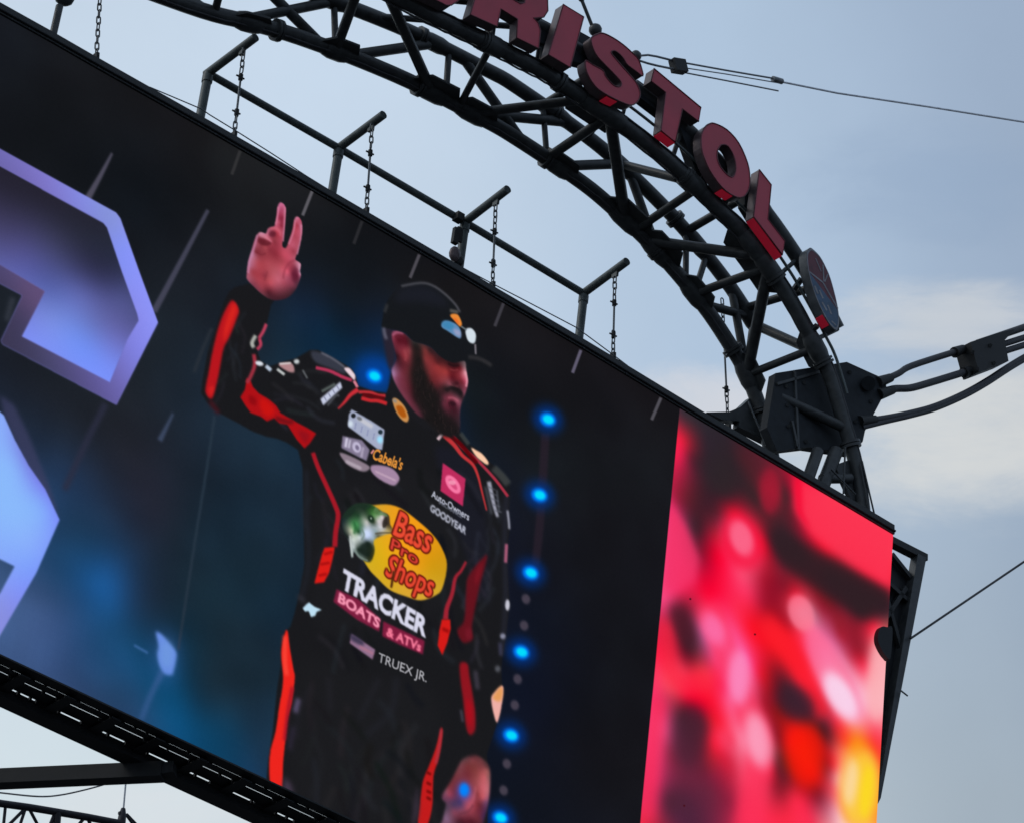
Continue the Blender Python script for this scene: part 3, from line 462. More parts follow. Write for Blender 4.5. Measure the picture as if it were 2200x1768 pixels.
# cap and sunglasses
CAP = [(820, 704), (822, 684), (826, 662), (839, 637), (859, 617), (879, 610), (904, 608), (926, 613), (949, 627), (971, 647), (985, 667), (994, 686), (1002, 708), (1016, 740), (1021, 762), (1036, 768), (1054, 779), (1060, 788), (1050, 790), (1031, 781), (1008, 775), (994, 776), (973, 780), (947, 768), (927, 747), (910, 740), (888, 734), (869, 716), (846, 710), (828, 706)]
fl(smooth(CAP), (21, 23, 27), 1.6); sf([(860, 622), (905, 614), (945, 632), (960, 660), (900, 650), (850, 650)], (27, 29, 38), 8, .9); ln([(862, 616), (904, 609), (930, 615), (955, 632), (978, 655), (988, 672)], 5, (84, 84, 92), 2, .8)
ln([(824, 705), (826, 718), (830, 730)], 7, (110, 110, 128), 2.5, .7); ln([(826, 672), (832, 655)], 6, (60, 62, 66), 2.5, .7); ln([(1006, 768), (1030, 772), (1056, 786)], 8, (48, 47, 50), 2.5, .9)
sf([(949, 696), (957, 690), (977, 696), (988, 708), (990, 725), (984, 727), (961, 712), (949, 704)], (96, 140, 184), 1.6); sf([(950, 694), (966, 692), (976, 704), (966, 710), (952, 704)], (60, 134, 180), 3, .9); sf([(974, 708), (988, 712), (989, 724), (978, 720)], (156, 162, 198), 3, .9)
sf([(1000, 710), (1012, 706), (1022, 718), (1021, 735), (1014, 739), (1004, 731)], (214, 226, 236), 1.6); sf([(967, 680), (973, 675), (984, 678), (992, 696), (988, 703), (977, 691)], (236, 140, 56), 1.6); sf([(974, 684), (982, 688), (986, 698), (979, 692)], (240, 110, 40), 2); ln([(966, 668), (984, 672)], 7, (84, 82, 80), 2); ln([(990, 702), (1002, 710)], 3, (110, 120, 126), 1.2); ln([(1021, 740), (1022, 762)], 4, (120, 116, 124), 1.4)
# raised hand
HAND = [(603, 436), (610, 440), (614, 450), (613, 468), (610, 500), (606, 528), (611, 534), (616, 531), (622, 514), (629, 492), (632, 474), (636, 467), (642, 468), (648, 478), (649, 497), (645, 518), (640, 540), (634, 558), (639, 562), (646, 568), (645, 578), (642, 584), (646, 592), (642, 608), (634, 625), (619, 640), (597, 646), (580, 644), (562, 633), (546, 618), (531, 602), (530, 590), (533, 565), (540, 540), (548, 514), (555, 502), (562, 500), (571, 503), (575, 493), (582, 489), (590, 486), (594, 466), (596, 448), (599, 439)]
fill_canvas([cvl(smooth(HAND, 3))], field(fs(HANDS), 5), 1.5)
ln([(580, 493), (590, 491), (600, 498), (602, 508)], 4, (206, 104, 122), 2, .6); ln([(556, 506), (570, 511), (583, 521)], 4, (214, 132, 152), 1.8, .6); ln([(583, 523), (572, 526), (560, 522)], 3, (92, 26, 38), 2, .7)
sf([(553, 517), (566, 515), (580, 521), (578, 528), (561, 527)], (98, 28, 40), 2, .7); el(585, 504, 8, 6, -15, (96, 28, 44), 2, .7); sf([(604, 466), (609, 468), (607, 486), (603, 486)], (128, 32, 56), 2, .5); ln([(553, 506), (545, 535), (536, 562), (533, 588)], 4, (196, 130, 165), 1.6, .75)
ln([(598, 446), (596, 466), (592, 484)], 3.5, (214, 126, 156), 1.4, .8); ln([(612, 446), (611, 480), (608, 520)], 3.5, (206, 120, 150), 1.4, .8); ln([(634, 474), (630, 500), (620, 526)], 3.5, (210, 124, 152), 1.4, .75); ln([(647, 484), (646, 512), (638, 548)], 3.5, (206, 126, 156), 1.4, .8); el(634, 592, 6, 16, 5, (96, 28, 50), 2.5, .6); ln([(548, 541), (560, 548), (571, 546)], 3, (118, 38, 50), 1.5, .7); ln([(574, 584), (568, 604)], 3, (138, 50, 62), 1.6, .7); ln([(643, 568), (643, 580), (645, 592)], 3, (212, 150, 176), 1.5, .8); ln([(634, 560), (622, 566), (612, 580), (608, 600)], 4, (132, 44, 62), 2.2, .6)
# lowered hand and glove
fill_canvas([cvl(smooth([(1014, 1621), (994, 1630), (983, 1648), (968, 1678), (950, 1707), (952, 1720), (958, 1726), (950, 1762), (942, 1800), (1030, 1800), (1038, 1768), (1049, 1725), (1053, 1689), (1053, 1652), (1045, 1637), (1030, 1624)], 3))], field(fs(LOW), 7), 3)
el(997, 1698, 15, 19, 0, (66, 84, 190), 6, .75); el(997, 1696, 10, 14, 0, (0, 132, 255), 3.5)
ln([(1008, 1736), (1018, 1712), (1022, 1690)], 4, (190, 96, 112), 2.5, .6); ln([(986, 1748), (1006, 1742), (1016, 1728)], 3, (84, 36, 52), 2.5, .7)
sf([(1079, 1472), (1081, 1487), (1075, 1529), (1066, 1551), (1055, 1503), (1064, 1485)], (242, 176, 168), 2); sf([(1078, 1474), (1080, 1490), (1074, 1506), (1058, 1500), (1066, 1484)], (230, 156, 84), 3, .9)

# the red video panel
RS = """215,80,70,45,55 220,180,225,30,60 205,230,255,30,80 250,250,110,30,50 320,200,45,35,45 430,150,55,35,45 460,250,70,32,40 580,380,165,28,50 560,330,110,30,45 520,420,60,35,40 640,400,70,35,42 700,400,255,0,50 760,420,255,45,80 850,500,255,60,85 1000,580,255,60,85 1060,640,255,60,80 1040,740,255,25,55 800,600,255,20,50 720,540,190,20,50 650,480,90,30,42 960,690,255,20,50
320,330,48,35,42 400,400,48,33,40 200,420,150,30,60 180,470,230,50,110 190,560,245,65,125 220,660,235,50,110 270,640,130,30,60 280,540,60,30,40 360,480,100,30,45 330,570,160,20,50 430,490,255,20,60 460,580,255,120,160 480,640,255,90,130 540,600,225,15,45 370,650,255,0,50 600,600,50,32,40 700,640,50,30,36 820,720,46,30,34 980,800,46,30,34 1040,840,46,30,34 900,740,70,28,36 620,720,130,25,45 560,760,160,15,40 640,780,150,20,40 700,860,255,135,160 690,840,255,110,135 700,960,255,60,90 780,850,150,25,45 880,880,120,28,45 960,880,50,30,36 900,960,150,25,45 940,1020,150,25,45 990,930,230,30,60 1030,990,255,120,120 1030,1100,255,175,185 1000,1150,255,160,170 960,1100,255,60,90 930,1060,190,25,50 640,920,190,20,40 560,850,160,15,40
460,720,255,75,115 480,800,255,50,95 440,860,255,40,80 200,780,255,45,100 150,820,255,70,130 220,860,110,25,45 210,920,90,28,45 250,1020,65,28,38 240,1060,120,20,40 320,880,255,60,110 340,950,255,115,195 370,990,255,115,195 330,800,255,0,50 500,950,255,15,40 600,960,255,25,35 650,1050,255,25,40 700,1150,240,30,55 640,1180,75,30,42 680,1250,58,32,45 600,1120,140,20,35
760,1000,255,100,160 800,1060,255,150,215 830,1140,255,220,245 870,1230,250,235,255 900,1270,255,225,248 940,1290,255,175,195 1000,1300,255,140,155 1020,1250,255,190,200 850,1320,255,60,80 760,1200,230,40,80 720,1080,255,40,70 440,1060,250,130,215 450,1150,250,150,225 430,1230,250,130,190 490,1100,255,80,150 540,1130,225,20,45 550,1250,170,20,40 380,1120,255,50,110 400,1180,255,60,120
130,1050,255,30,70 200,1130,255,75,100 180,1160,255,80,100 300,1130,255,50,70 250,1220,255,0,45 340,1230,255,20,55 110,1250,250,50,110 130,1340,250,75,135 110,1450,240,60,120 100,1560,235,50,110 170,1450,140,40,70 75,1640,225,45,100 60,1720,235,40,70 230,1300,60,30,40 260,1400,75,32,50 220,1450,100,40,65 250,1560,105,35,60 160,1640,80,35,55 200,1700,80,35,60 330,1600,110,35,60 300,1340,110,28,45
380,1380,255,60,95 370,1330,255,30,60 340,1390,255,30,60 400,1480,210,30,60 480,1300,255,95,135 520,1360,255,160,195 530,1420,255,185,210 510,1480,255,120,150 490,1560,255,75,110 480,1700,255,45,85 560,1380,255,90,120 600,1380,140,20,40 600,1500,105,25,40 610,1600,150,25,45 580,1500,190,30,60 420,1650,160,32,65 700,1380,255,20,10 720,1450,255,40,0 740,1520,250,20,10 650,1400,230,20,20 680,1330,190,20,25 790,1420,140,20,30 800,1500,140,25,35 680,1640,255,40,70 720,1700,255,45,80 770,1620,140,25,45 640,1720,255,40,70 780,1330,60,30,40 800,1380,80,25,34
880,1400,255,80,40 850,1450,255,95,85 900,1450,255,160,60 940,1430,255,150,0 980,1470,255,100,20 1000,1390,255,60,70 900,1560,255,225,150 860,1560,255,195,195 940,1520,255,215,60 970,1600,255,225,30 960,1680,255,215,40 910,1650,255,220,120 840,1600,255,110,120 860,1700,255,195,205 900,1715,255,235,205 1010,1600,255,160,40 1000,1700,255,150,50 830,1500,230,50,60
300,1900,70,35,60 500,1900,255,45,85 700,1900,255,45,80 900,1900,255,220,140 80,1900,235,40,70 300,2300,200,30,60 600,2300,90,30,45 900,2300,255,60,90"""
rs = [tuple(float(x) for x in r.split(',')) for r in RS.split()]
rs = [(1350 + a / 1.888, 850 + b / 1.888, r_, g_, b_) for a, b, r_, g_, b_ in rs]
RA, RB_ = uv(1458.6, 882), uv(1376.5, 1768); RCU = float((RA[0] + RB_[0]) / 2); RTOP = float(uv(1921, 1133)[0])
x0 = (RCU - U0) * RES; keep = IMG[:, :int(x0)].copy()
fill_canvas([np.array([(x0, 0), (GW, 0), (GW, GH), (x0, GH)], float)], field(rs, 22), 0.4)
ln([(1522, 1300), (1560, 1400), (1588, 1455), (1602, 1520), (1628, 1590), (1622, 1680), (1600, 1810)], 56, (255, 48, 88), 13, .7)
ln([(1430, 1330), (1440, 1430), (1470, 1470), (1520, 1460)], 40, (255, 36, 66), 13, .7); ln([(1412, 1500), (1400, 1600), (1388, 1760)], 40, (250, 44, 86), 13, .7); ln([(1640, 1330), (1690, 1390), (1730, 1450), (1770, 1540)], 40, (255, 28, 44), 13, .7)
for a in ((1654, 1054, 22, 50, 0, (165, 25, 50), 9), (1593, 1165, 44, 60, -20, (250, 18, 62), 12), (1593, 1155, 24, 40, -20, (255, 118, 152), 8), (1721, 1316, 26, 40, -20, (255, 122, 148), 6), (1792, 1450, 34, 112, -28, (255, 110, 150), 13), (1806, 1494, 26, 58, -32, (252, 232, 255), 11), (1533, 1350, 22, 38, -25, (255, 118, 178), 11), (1588, 1454, 24, 58, 0, (255, 150, 205), 11),
          (1628, 1588, 26, 62, -12, (255, 175, 205), 13), (1731, 1618, 42, 68, 0, (250, 25, 8), 16), (1846, 1690, 46, 92, 6, (255, 150, 60), 12), (1850, 1694, 36, 80, 6, (255, 212, 60), 11), (1828, 1680, 16, 52, 6, (255, 222, 180), 11), (1862, 1700, 14, 58, 6, (255, 224, 30), 9), (1466, 1343, 18, 46, -25, (75, 26, 40), 11), (1484, 1580, 34, 66, 5, (78, 32, 50), 15), (1710, 1510, 44, 32, 35, (60, 32, 46), 13), (1888, 1452, 24, 96, 4, (255, 178, 184), 11)): el(a[0], a[1], a[2], a[3], a[4], a[5], a[6], .78)
fl([(1437, 1078), (1472, 1125), (1504, 1200), (1493, 1252), (1424, 1274)], (246, 52, 104), 11, .85); fl([(1647, 1131), (1721, 1168), (1914, 1268), (1911, 1316), (1853, 1327), (1678, 1210)], (48, 30, 36), 13, .85); fl([(1708, 1024), (1924, 1146), (1914, 1262), (1827, 1212), (1742, 1147), (1706, 1094)], (255, 52, 82), 12, .9); fl([(1722, 1030), (1724, 1100), (1745, 1140), (1712, 1100), (1708, 1026)], (250, 0, 46), 8, .7)
for x, y in [(1483, 1286), (1622, 1362), (1470, 1730)]: el(x, y, 2.2, 2, 0, (70, 10, 20), .6)
IMG[:, int(x0):] = np.clip(IMG[:, int(x0):], 0, 1) ** np.float32(1.0); IMG[:, :int(x0)] = keep; rng = np.random.RandomState(3); IMG[:] = np.clip(IMG + rng.normal(0, 1, IMG.shape[:2])[..., None].astype(np.float32) * .004, 0, 1)
im = bpy.data.images.new('led_picture', GW, GH); px_ = np.ones((GH, GW, 4), np.float32); px_[..., :3] = IMG; im.pixels.foreach_set(px_.ravel()); im.update(); im.pack()
lm = bpy.data.materials.new('led wall'); lm.use_nodes = True; t = lm.node_tree; b_ = t.nodes['Principled BSDF']; b_.inputs['Base Color'].default_value = (.004, .004, .004, 1); b_.inputs['Roughness'].default_value = 1; b_.inputs['Specular IOR Level'].default_value = 0
ti = t.nodes.new('ShaderNodeTexImage'); ti.image = im; ti.extension = 'EXTEND'; ti.interpolation = 'Linear'
t.links.new(ti.outputs['Color'], b_.inputs['Emission Color']); b_.inputs['Emission Strength'].default_value = 0.97
M['led'] = lm
def led(name, loops, w, parent, root):              # a piece of the LED wall: flat sheet of the face showing its piece of the picture
    mb = MB(); mb.prism(loops, w, w, sides=False, back=False)
    me = mb.mesh(name, np.array(root.location)); me.materials.append(lm); o = bpy.data.objects.new(name, me); C.objects.link(o); o.parent = parent
    ul = me.uv_layers.new(name='picture'); rl = np.array(root.location)
    for l_ in me.loops:
        q = np.array(me.vertices[l_.vertex_index].co) + rl - O; ul.data[l_.index].uv = ((q @ U - U0) / (U1 - U0), (q @ V - V0) / (V1 - V0))
    return o


# ------------------------------------------------------------------ the scoreboard
BU0, BV0 = -17.0, -10.03                             # left end, bottom edge of the picture
TOPPX = [(0, 8), (115, 72), (200, 121), (448, 261), (728, 422), (997, 579), (1051, 612), (1256, 732), (1311, 765), (1515, 889), (1821, 1069), (1920, 1128)]
TOP = [uv(*p) for p in TOPPX]; TOP = [np.array([BU0, 2.62]), np.array([-14.5, 2.6])] + TOP
BU1 = float(TOP[-1][0])
def topv(u): return float(np.interp(u, [t[0] for t in TOP], [t[1] for t in TOP]))
board = thing('scoreboard', 'giant black video scoreboard showing a waving man, with a red picture at its right end', 'scoreboard', P(-3, BV0, 0))
topl = [(t[0], t[1] - 0.24) for t in TOP]
left = [p for p in topl if p[0] < RCU] + [(RCU, topv(RCU) - 0.24)]; right = [(RCU, topv(RCU) - 0.24)] + [p for p in topl if p[0] > RCU]
ms = led('main_screen', [[(BU0, BV0), (RCU, BV0)] + left[::-1]], 0.0, board, board); ms['label'] = 'dark video screen showing a man waving'
def clampv(pts): return [(float(a), max(float(b), BV0 + 0.002)) for a, b in pts]
man = [uv(*p) for p in BODY[:26]] + [uv(*p) for p in ([(536, 610)] + HAND[30::1] + HAND[:27] + [(590, 645)])] + [uv(*p) for p in BODY[32:49]] + [uv(*p) for p in ((838, 796), (828, 740))] + [uv(*p) for p in CAP[0:21]] + [uv(*p) for p in ((1000, 790), (1006, 821), (1002, 840), (994, 856), (990, 872), (987, 893))] + [uv(*p) for p in BODY[52:]]
man = clampv(man)
pc = led('person_picture', [man], 0.004, ms, board); pc['label'] = 'picture of a bearded man in a black cap and black racing suit, one hand raised'
gp = led('letter_picture', [clampv([uv(*p) for p in G1])], 0.004, ms, board); gp['label'] = 'violet bevelled graphic at the left of the dark screen'
gp2 = led('letter_picture', [clampv([uv(*p) for p in G2 if p[0] > -250])], 0.004, ms, board); gp2['label'] = 'pale blue graphic low at the left of the dark screen'
ss = led('side_screen', [[(RCU, BV0), (BU1, BV0)] + right[::-1]], 0.0, board, board); ss['label'] = 'red and pink blurred video screen'
# cabinet behind the pictures, in modules
mb = MB(); k = 0; step = 2.0; u = BU0
while u < BU1 - 0.01:
    u2 = min(u + step, BU1); mb = MB(); mb.box(u + .004, u2 - .004, BV0 + .01, min(topv(u), topv(u2)) - .25, -.16, -.004); mb.obj('screen_module', M['frame'], board); u = u2
# top edge trim: a swept bar following the top edge
mb = MB(); sec = [(-.24, .05), (0.0, .03), (0.0, -.42), (-.24, -.42)]
vs_ = [P(t[0], t[1] + a, b) for t in TOP for a, b in sec]; n = len(TOP)
mb.add(vs_, [(i * 4 + j, i * 4 + (j + 1) % 4, (i + 1) * 4 + (j + 1) % 4, (i + 1) * 4 + j) for i in range(n - 1) for j in range(4)] + [(3, 2, 1, 0), tuple((n - 1) * 4 + j for j in range(4))])
mb.obj('top_trim', M['frame'], board)
mb = MB(); mb.tube([P(t[0], t[1] - .17, .06) for t in TOP], .03, 6); mb.obj('trim_lip', M['under'], board)
mb = MB()
for i in range(70):
    u = BU0 + .2 + i * .39
    if u < BU1 - .2: mb.box(u, u + random.uniform(.02, .05), topv(u) - .26, topv(u) - .245 + random.uniform(0, .03), .045, .07)
mb.obj('clip_row', M['under'], board)['kind'] = 'stuff'
# underside catwalk: long beams with slots between them, blocked by cross plates
rows = [(-.225, -.248), (-.435, -.467), (-.80, -.858)]; beams = [(.03, -.225), (-.248, -.435), (-.467, -.80), (-.858, -1.20)]
for i, (a, b) in enumerate(beams):
    h = .012 if i < 3 else .20; vt = BV0 - .02
    mb = MB(); mb.box(BU0, BU1, vt - h, vt, b, a); mb.obj('underside_beam', M['under'], board)
mb = MB(); mb.box(BU0, BU1, BV0 - .034, BV0 - .002, .006, .034); mb.obj('bottom_trim', M['under'], board)
random.seed(5); uA = uv(0, 1405)[0]; mod = 0.952
cp = MB(); plates = []
for ri, (a, b) in enumerate(rows):
    u = BU0
    while u < BU1:
        ph = ((u - (uA + .52 + (.10, .0, -.17)[ri])) / mod) % 1.0
        ww = .26
        if ph < .03 or u == BU0:
            cp.box(u, u + ww, BV0 - .09, BV0 - .01, b - .004, a + .004); u += ww + .001
        else:
            seg = random.choice((.14, .2, .3, .44)) if ri == 2 else random.choice((.2, .4, .65)); end = u + (1 - ph) * mod
            if u + seg >= end - .04: u = end + .0005
            else:
                u += seg; g_ = random.uniform(.02, .06); cp.box(u, u + g_, BV0 - .085, BV0 - .01, b - .004, a + .004); u += g_
cp.obj('slot_plate', M['under'], board)['kind'] = 'stuff'
for i in range(28):
    u = uA + .52 + (i - 7) * mod
    if BU0 < u < BU1 - .3:
        mb = MB(); mb.box(u + .02, u + .22, BV0 - .115, BV0 - .085, -1.1, -.12); mb.obj('cross_plate', M['under'], board)
# leaning end frame of the neighbouring face, with the dark infill behind it
ef = [uv(*p, -1.3) for p in ((1971, 1189), (1989, 1198), (1891, 1714), (1880, 1736))]
mb = MB(); mb.prism([[tuple(ef[0]), tuple(ef[1]), tuple(ef[2]), tuple(ef[3])]], -1.5, -1.28); o = mb.obj('end_post', M['arch'], board)
a, b = at(1880, 1146, -1.4), at(1986, 1200, -1.4); mb = MB(); mb.bar(a, b, .22, .16, W); mb.obj('end_rail', M['frame'], board)
inf = [uv(*p, -1.45) for p in ((1890, 1185), (1940, 1212), (1968, 1236), (1948, 1330), (1925, 1452), (1898, 1600), (1880, 1700), (1850, 1700), (1870, 1400))]
mb = MB(); mb.prism([[tuple(p) for p in inf]], -1.7, -1.5); mb.obj('end_panel', M['under'], board)
for p, q in (((1915, 1190), (1955, 1240)), ((1905, 1250), (1960, 1300)), ((1900, 1330), (1945, 1262)), ((1905, 1290), (1942, 1420))):
    mb = MB(); mb.bar(at(*p, -1.4), at(*q, -1.4), .1, .1, W); mb.obj('end_brace', M['frame'], board)
# rear gantry that carries the davits, and the frames behind the screens
mb = MB(); mb.box(BU0, 7.6, 5.25, 5.6, -4.75, -4.25); mb.box(BU0, 6.8, 4.2, 4.5, -3.3, -3.0); mb.obj('gantry_beam', M['frame'], board)
for u in (-15.5, -9.07, -2.05, 4.9):
    mb = MB(); mb.bar(P(u, 5.5, -4.5), P(u, 1.9, -.3), .2, .2, U); mb.bar(P(u, 5.3, -4.5), P(u, 4.4, -3.1), .16, .16, U); mb.obj('gantry_strut', M['frame'], board)

# ------------------------------------------------------------------ davits, chains
def oval_link():
    me = MB(); q = []
    for i in range(14):
        t = 2 * math.pi * i / 14; q.append(np.array([.042 * math.cos(t), 0, .045 * math.sin(t) + (.05 if math.sin(t) > 0 else -.05)]))
    n = len(q); r = .0155
    for i in range(n):
        T = nrm(q[(i + 1) % n] - q[i - 1]); x = np.array([0, 1.0, 0]); y = np.cross(T, x)
        me.v += [q[i] + r * (x * math.cos(2 * math.pi * j / 6) + y * math.sin(2 * math.pi * j / 6)) for j in range(6)]
    me.f = [(i * 6 + j, i * 6 + (j + 1) % 6, ((i + 1) % n) * 6 + (j + 1) % 6, ((i + 1) % n) * 6 + j) for i in range(n) for j in range(6)]; me.sm = [True] * len(me.f)
    m = me.mesh('link', np.zeros(3)); m.materials.append(M['chain']); return m
LINK = oval_link()
def chain(top, bot, label, turnbuckle=True):
    r = thing('suspension_chain', label, 'chain', bot, 'chains hanging along the top of the scoreboard'); ax = nrm(top - bot); Lg = float(np.linalg.norm(top - bot))
    x = nrm(U - ax * (U @ ax)); y = np.cross(ax, x); pitch = .155; n = int(Lg / pitch); gap = (0.26 * n, 0.70 * n) if turnbuckle else (99, 99)
    for i in range(n + 1):
        if gap[0] < i < gap[1]: continue
        o = bpy.data.objects.new('link', LINK); C.objects.link(o); o.parent = r
        a, b = (x, y) if i % 2 else (y, x); tw = random.uniform(-.3, .3); a, b = a * math.cos(tw) + b * math.sin(tw), b * math.cos(tw) - a * math.sin(tw)
        b = np.cross(ax, a); mm = Matrix.Identity(4); c = ax * (pitch * (i + .5))
        for k_ in range(3): mm[k_][0], mm[k_][1], mm[k_][2], mm[k_][3] = a[k_], b[k_], ax[k_], c[k_]
        o.matrix_local = mm
    if turnbuckle:
        z0, z1 = pitch * (gap[0] + .2), pitch * (gap[1] + .2); mb = MB(); mb.tube([bot + ax * z0, bot + ax * z1], .024, 8); mb.obj('turnbuckle', M['chain'], r)
        for z in (z0, z1):
            mb = MB(); c = bot + ax * z; mb.tube([c - ax * .07, c + ax * .07], .05, 8); mb.tube([c - x * .11, c + x * .09], .022, 6); mb.obj('shackle', M['frame'], r)
    mb = MB(); mb.bar(bot - ax * .45, bot + ax * .06, .07, .13, x); mb.obj('bracket', M['frame'], r)
    return r
DW, TW = -4.5, -3.1
DV = [((448, 157), (545, 84), 'grey davit at the left end of the rail, lowest in its row only by one end', 0), ((729, 318), (820, 250), '', 1), ((1000, 477), (1087, 410), '', 2), ((1255, 630), (1343, 565), '', 3)]
LAB = ['leftmost grey davit, where the rail above the screen ends', 'grey davit above the tip of the raised hand, with nothing hanging on its post', 'grey davit with a chain hoist hanging beside its post', 'rightmost grey davit, nearest the curved arch']
for i, (t_, tip, _, k) in enumerate(DV):
    a = at(*t_, DW); e = at(*tip, TW); ub, vb = uv(*t_, DW); base = P(ub, 5.5, DW)
    d = thing('davit', LAB[i], 'davit', base, 'davits along the top of the scoreboard')
    mb = MB(); mb.tube([base, a - V * .02], .098, 12); mb.obj('post', M['davit'], d)
    e2 = e + nrm(e - a) * .06; mb = MB(); mb.tube([a - nrm(e - a) * .08, e2], .095, 12); mb.obj('arm', M['davit'], d)
    mb = MB(); q = a + (e - a) * .76; mb.prism([[(0, 0)] * 0 or [(float((q - O) @ U) - .03, float((q - O) @ V) - .2), (float((q - O) @ U) + .03, float((q - O) @ V) - .2), (float((q - O) @ U) + .03, float((q - O) @ V)), (float((q - O) @ U) - .03, float((q - O) @ V))]], float((q - O) @ W) - .07, float((q - O) @ W) + .1); mb.obj('lug', M['davit'], d)
    if i < 3:
        b = at(*DV[i + 1][0], DW); mb = MB(); mb.tube([a - V * .02 + U * .05, b - V * .02 - U * .09], .083, 12); mb.obj('rail', M['davit'], d)
    mb = MB(); mb.tube([a - V * .26, a - V * .08], .115, 12); mb.obj('joint_sleeve', M['davit'], d)
a = at(112, 84, -2.2); b = at(128, 14, -2.2)
d = thing('dark_strut', 'short dark strut with a thick knuckle at the upper left corner', 'strut', a)
mb = MB(); mb.tube([a - nrm(b - a) * .5, b], .075, 10); mb.obj('strut_tube', M['arch'], d)
kn = at(139, -6, -2.2); mb = MB(); mb.sphere(kn, .2, 12, (1.05, .95, 1)); mb.obj('knuckle', M['arch'], d)
mb = MB(); mb.tube([kn, kn + V * 1.6 + U * .5 - W * .4], .13, 10); mb.obj('strut_tube', M['arch'], d)
CH = [((217, -40), (207, 121), 'chain without turnbuckle at the upper left, left of the davits', False), ((523, 116), (503, 290), 'chain hanging from the leftmost davit arm', True), ((799, 281), (787, 453), 'chain hanging from the davit arm above the raised hand', True), ((1065, 442), (1058, 612), 'chain under the davit arm beside the chain hoist', True), ((1321, 597), (1317, 764), 'chain hanging from the rightmost davit arm', True), ((1552, 655), (1564, 905), 'chain partly hidden by the foot of the arch', True)]
for a, b, l, tb in CH: chain(at(*a, TW - .2), at(*b, TW - .2), l, tb)
mb = MB(); mb.tube([at(x, y, TW + .1) for x, y in ((322, 188), (400, 221), (433, 235), (450, 247), (504, 280), (580, 328), (660, 380), (712, 412))], .014, 5); tag(mb.obj('safety_wire', M['wire']), 'thin wire sagging along the top edge near the two left davits', 'wire')
mb = MB(); mb.tube([at(x, y, TW + .1) for x, y in ((996, 577), (1058, 610), (1120, 642), (1200, 684), (1238, 704), (1257, 718), (1311, 758), (1348, 786))], .014, 5); tag(mb.obj('safety_wire', M['wire']), 'thin wire along the top edge near the two right davits', 'wire')
h = thing('chain_hoist', 'dark chain hoist with oval pulley block hanging beside the third davit post', 'hoist', at(985, 560, DW + .25))
mb = MB(); mb.bar(at(978, 464, DW + .1), at(992, 472, DW + .1), .2, .18, W); mb.obj('clamp', M['frame'], h)
mb = MB(); mb.bar(at(981, 492, DW + .25), at(976, 524, DW + .25), .1, .14, W); mb.bar(at(989, 490, DW + .25), at(986, 520, DW + .25), .05, .14, W); mb.obj('hook', M['frame'], h)
mb = MB(); mb.sphere(at(977, 547, DW + .25), .17, 12, (.85, 1.15, .6)); mb.obj('pulley_block', M['ret'], h)
mb = MB(); mb.sphere(at(985, 560, DW + .22), .15, 12, (1, .9, .6)); mb.obj('chain_bag', M['frame'], h)

# ------------------------------------------------------------------ the arch truss
WF, WR = -.6, -2.6
RLp = [(433, 23), (535, 49), (640, 80), (776, 131), (900, 185), (1037, 256), (1103, 294), (1222, 373), (1300, 433), (1412, 540), (1508, 653), (1566, 738), (1605, 806), (1634, 882), (1652, 950), (1668, 1030)]
FLp = [(917, 29), (982, 61), (1056, 97), (1121, 131), (1170, 156), (1215, 186), (1333, 265), (1427, 339), (1486, 392), (1550, 456), (1604, 510), (1680, 618), (1722, 690), (1759, 760), (1783, 810), (1812, 905), (1836, 987), (1850, 1060), (1858, 1130)]
def sm3(p): return [tuple(x) for x in smooth(p, 5, False)]
aRL = [uv(*p, WR) for p in RLp]; aFL = [uv(*p, WF) for p in FLp]
# the arch goes on to the left, out of the picture
aRL = [np.array(x) for x in ((-17.0, 4.4), (-14.5, 5.3), (-12.0, 6.1), (-9.5, 6.78))] + aRL; aFL = [np.array(x) for x in ((-17.0, 5.3), (-14.5, 6.3), (-12.0, 7.1), (-9.0, 7.85), (-6.0, 8.36))] + aFL
cRL, cFL = sm3(aRL), sm3(aFL)
def offs(c, h0, h1):
    o = []
    for i in range(len(c)):
        t = nrm(np.array(c[min(i + 1, len(c) - 1)]) - np.array(c[max(i - 1, 0)])); k = abs(i / (len(c) - 1) - .5) * 2; o.append(np.array(c[i]) + np.array([-t[1], t[0]]) * (h0 + (h1 - h0) * k))
    return o
cRU, cFU = offs(cRL, 1.32, .95), offs(cFL, 1.15, .85)
arch = thing('arch_truss', 'dark curved tube truss arching over the scoreboard, carrying the red letters', 'truss', P(9.5, 2.2, -1.6))
for c, w, r in ((cRL, WR, .168), (cRU[:-19], WR, .16), (cFL, WF, .16), (cFU[:-27], WF, .165)):
    mb = MB(); mb.tube([P(a, b, w) for a, b in c], r, 14); mb.obj('chord', M['arch'], arch)
def near(c, px, py, w):                              # snap a traced node to the chord
    q = uv(px, py, w); a = np.array(c); j = int(np.argmin(((a - q) ** 2).sum(1))); return P(a[j][0], a[j][1], w), j
CHD = {'r': (cRL, WR), 'R': (cRU, WR), 'f': (cFL, WF), 'F': (cFU, WF)}
def brace(a, pa, b, pb, r=.082, snap=True):
    p = near(*((CHD[a][0],) + pa + (CHD[a][1],)))[0] if snap else at(*pa, CHD[a][1]); q = near(*((CHD[b][0],) + pb + (CHD[b][1],)))[0] if snap else at(*pb, CHD[b][1])
    r *= 1.32; mb = MB(); mb.tube([p, q], r, 10); mb.obj('brace', M['arch'], arch); return p, q
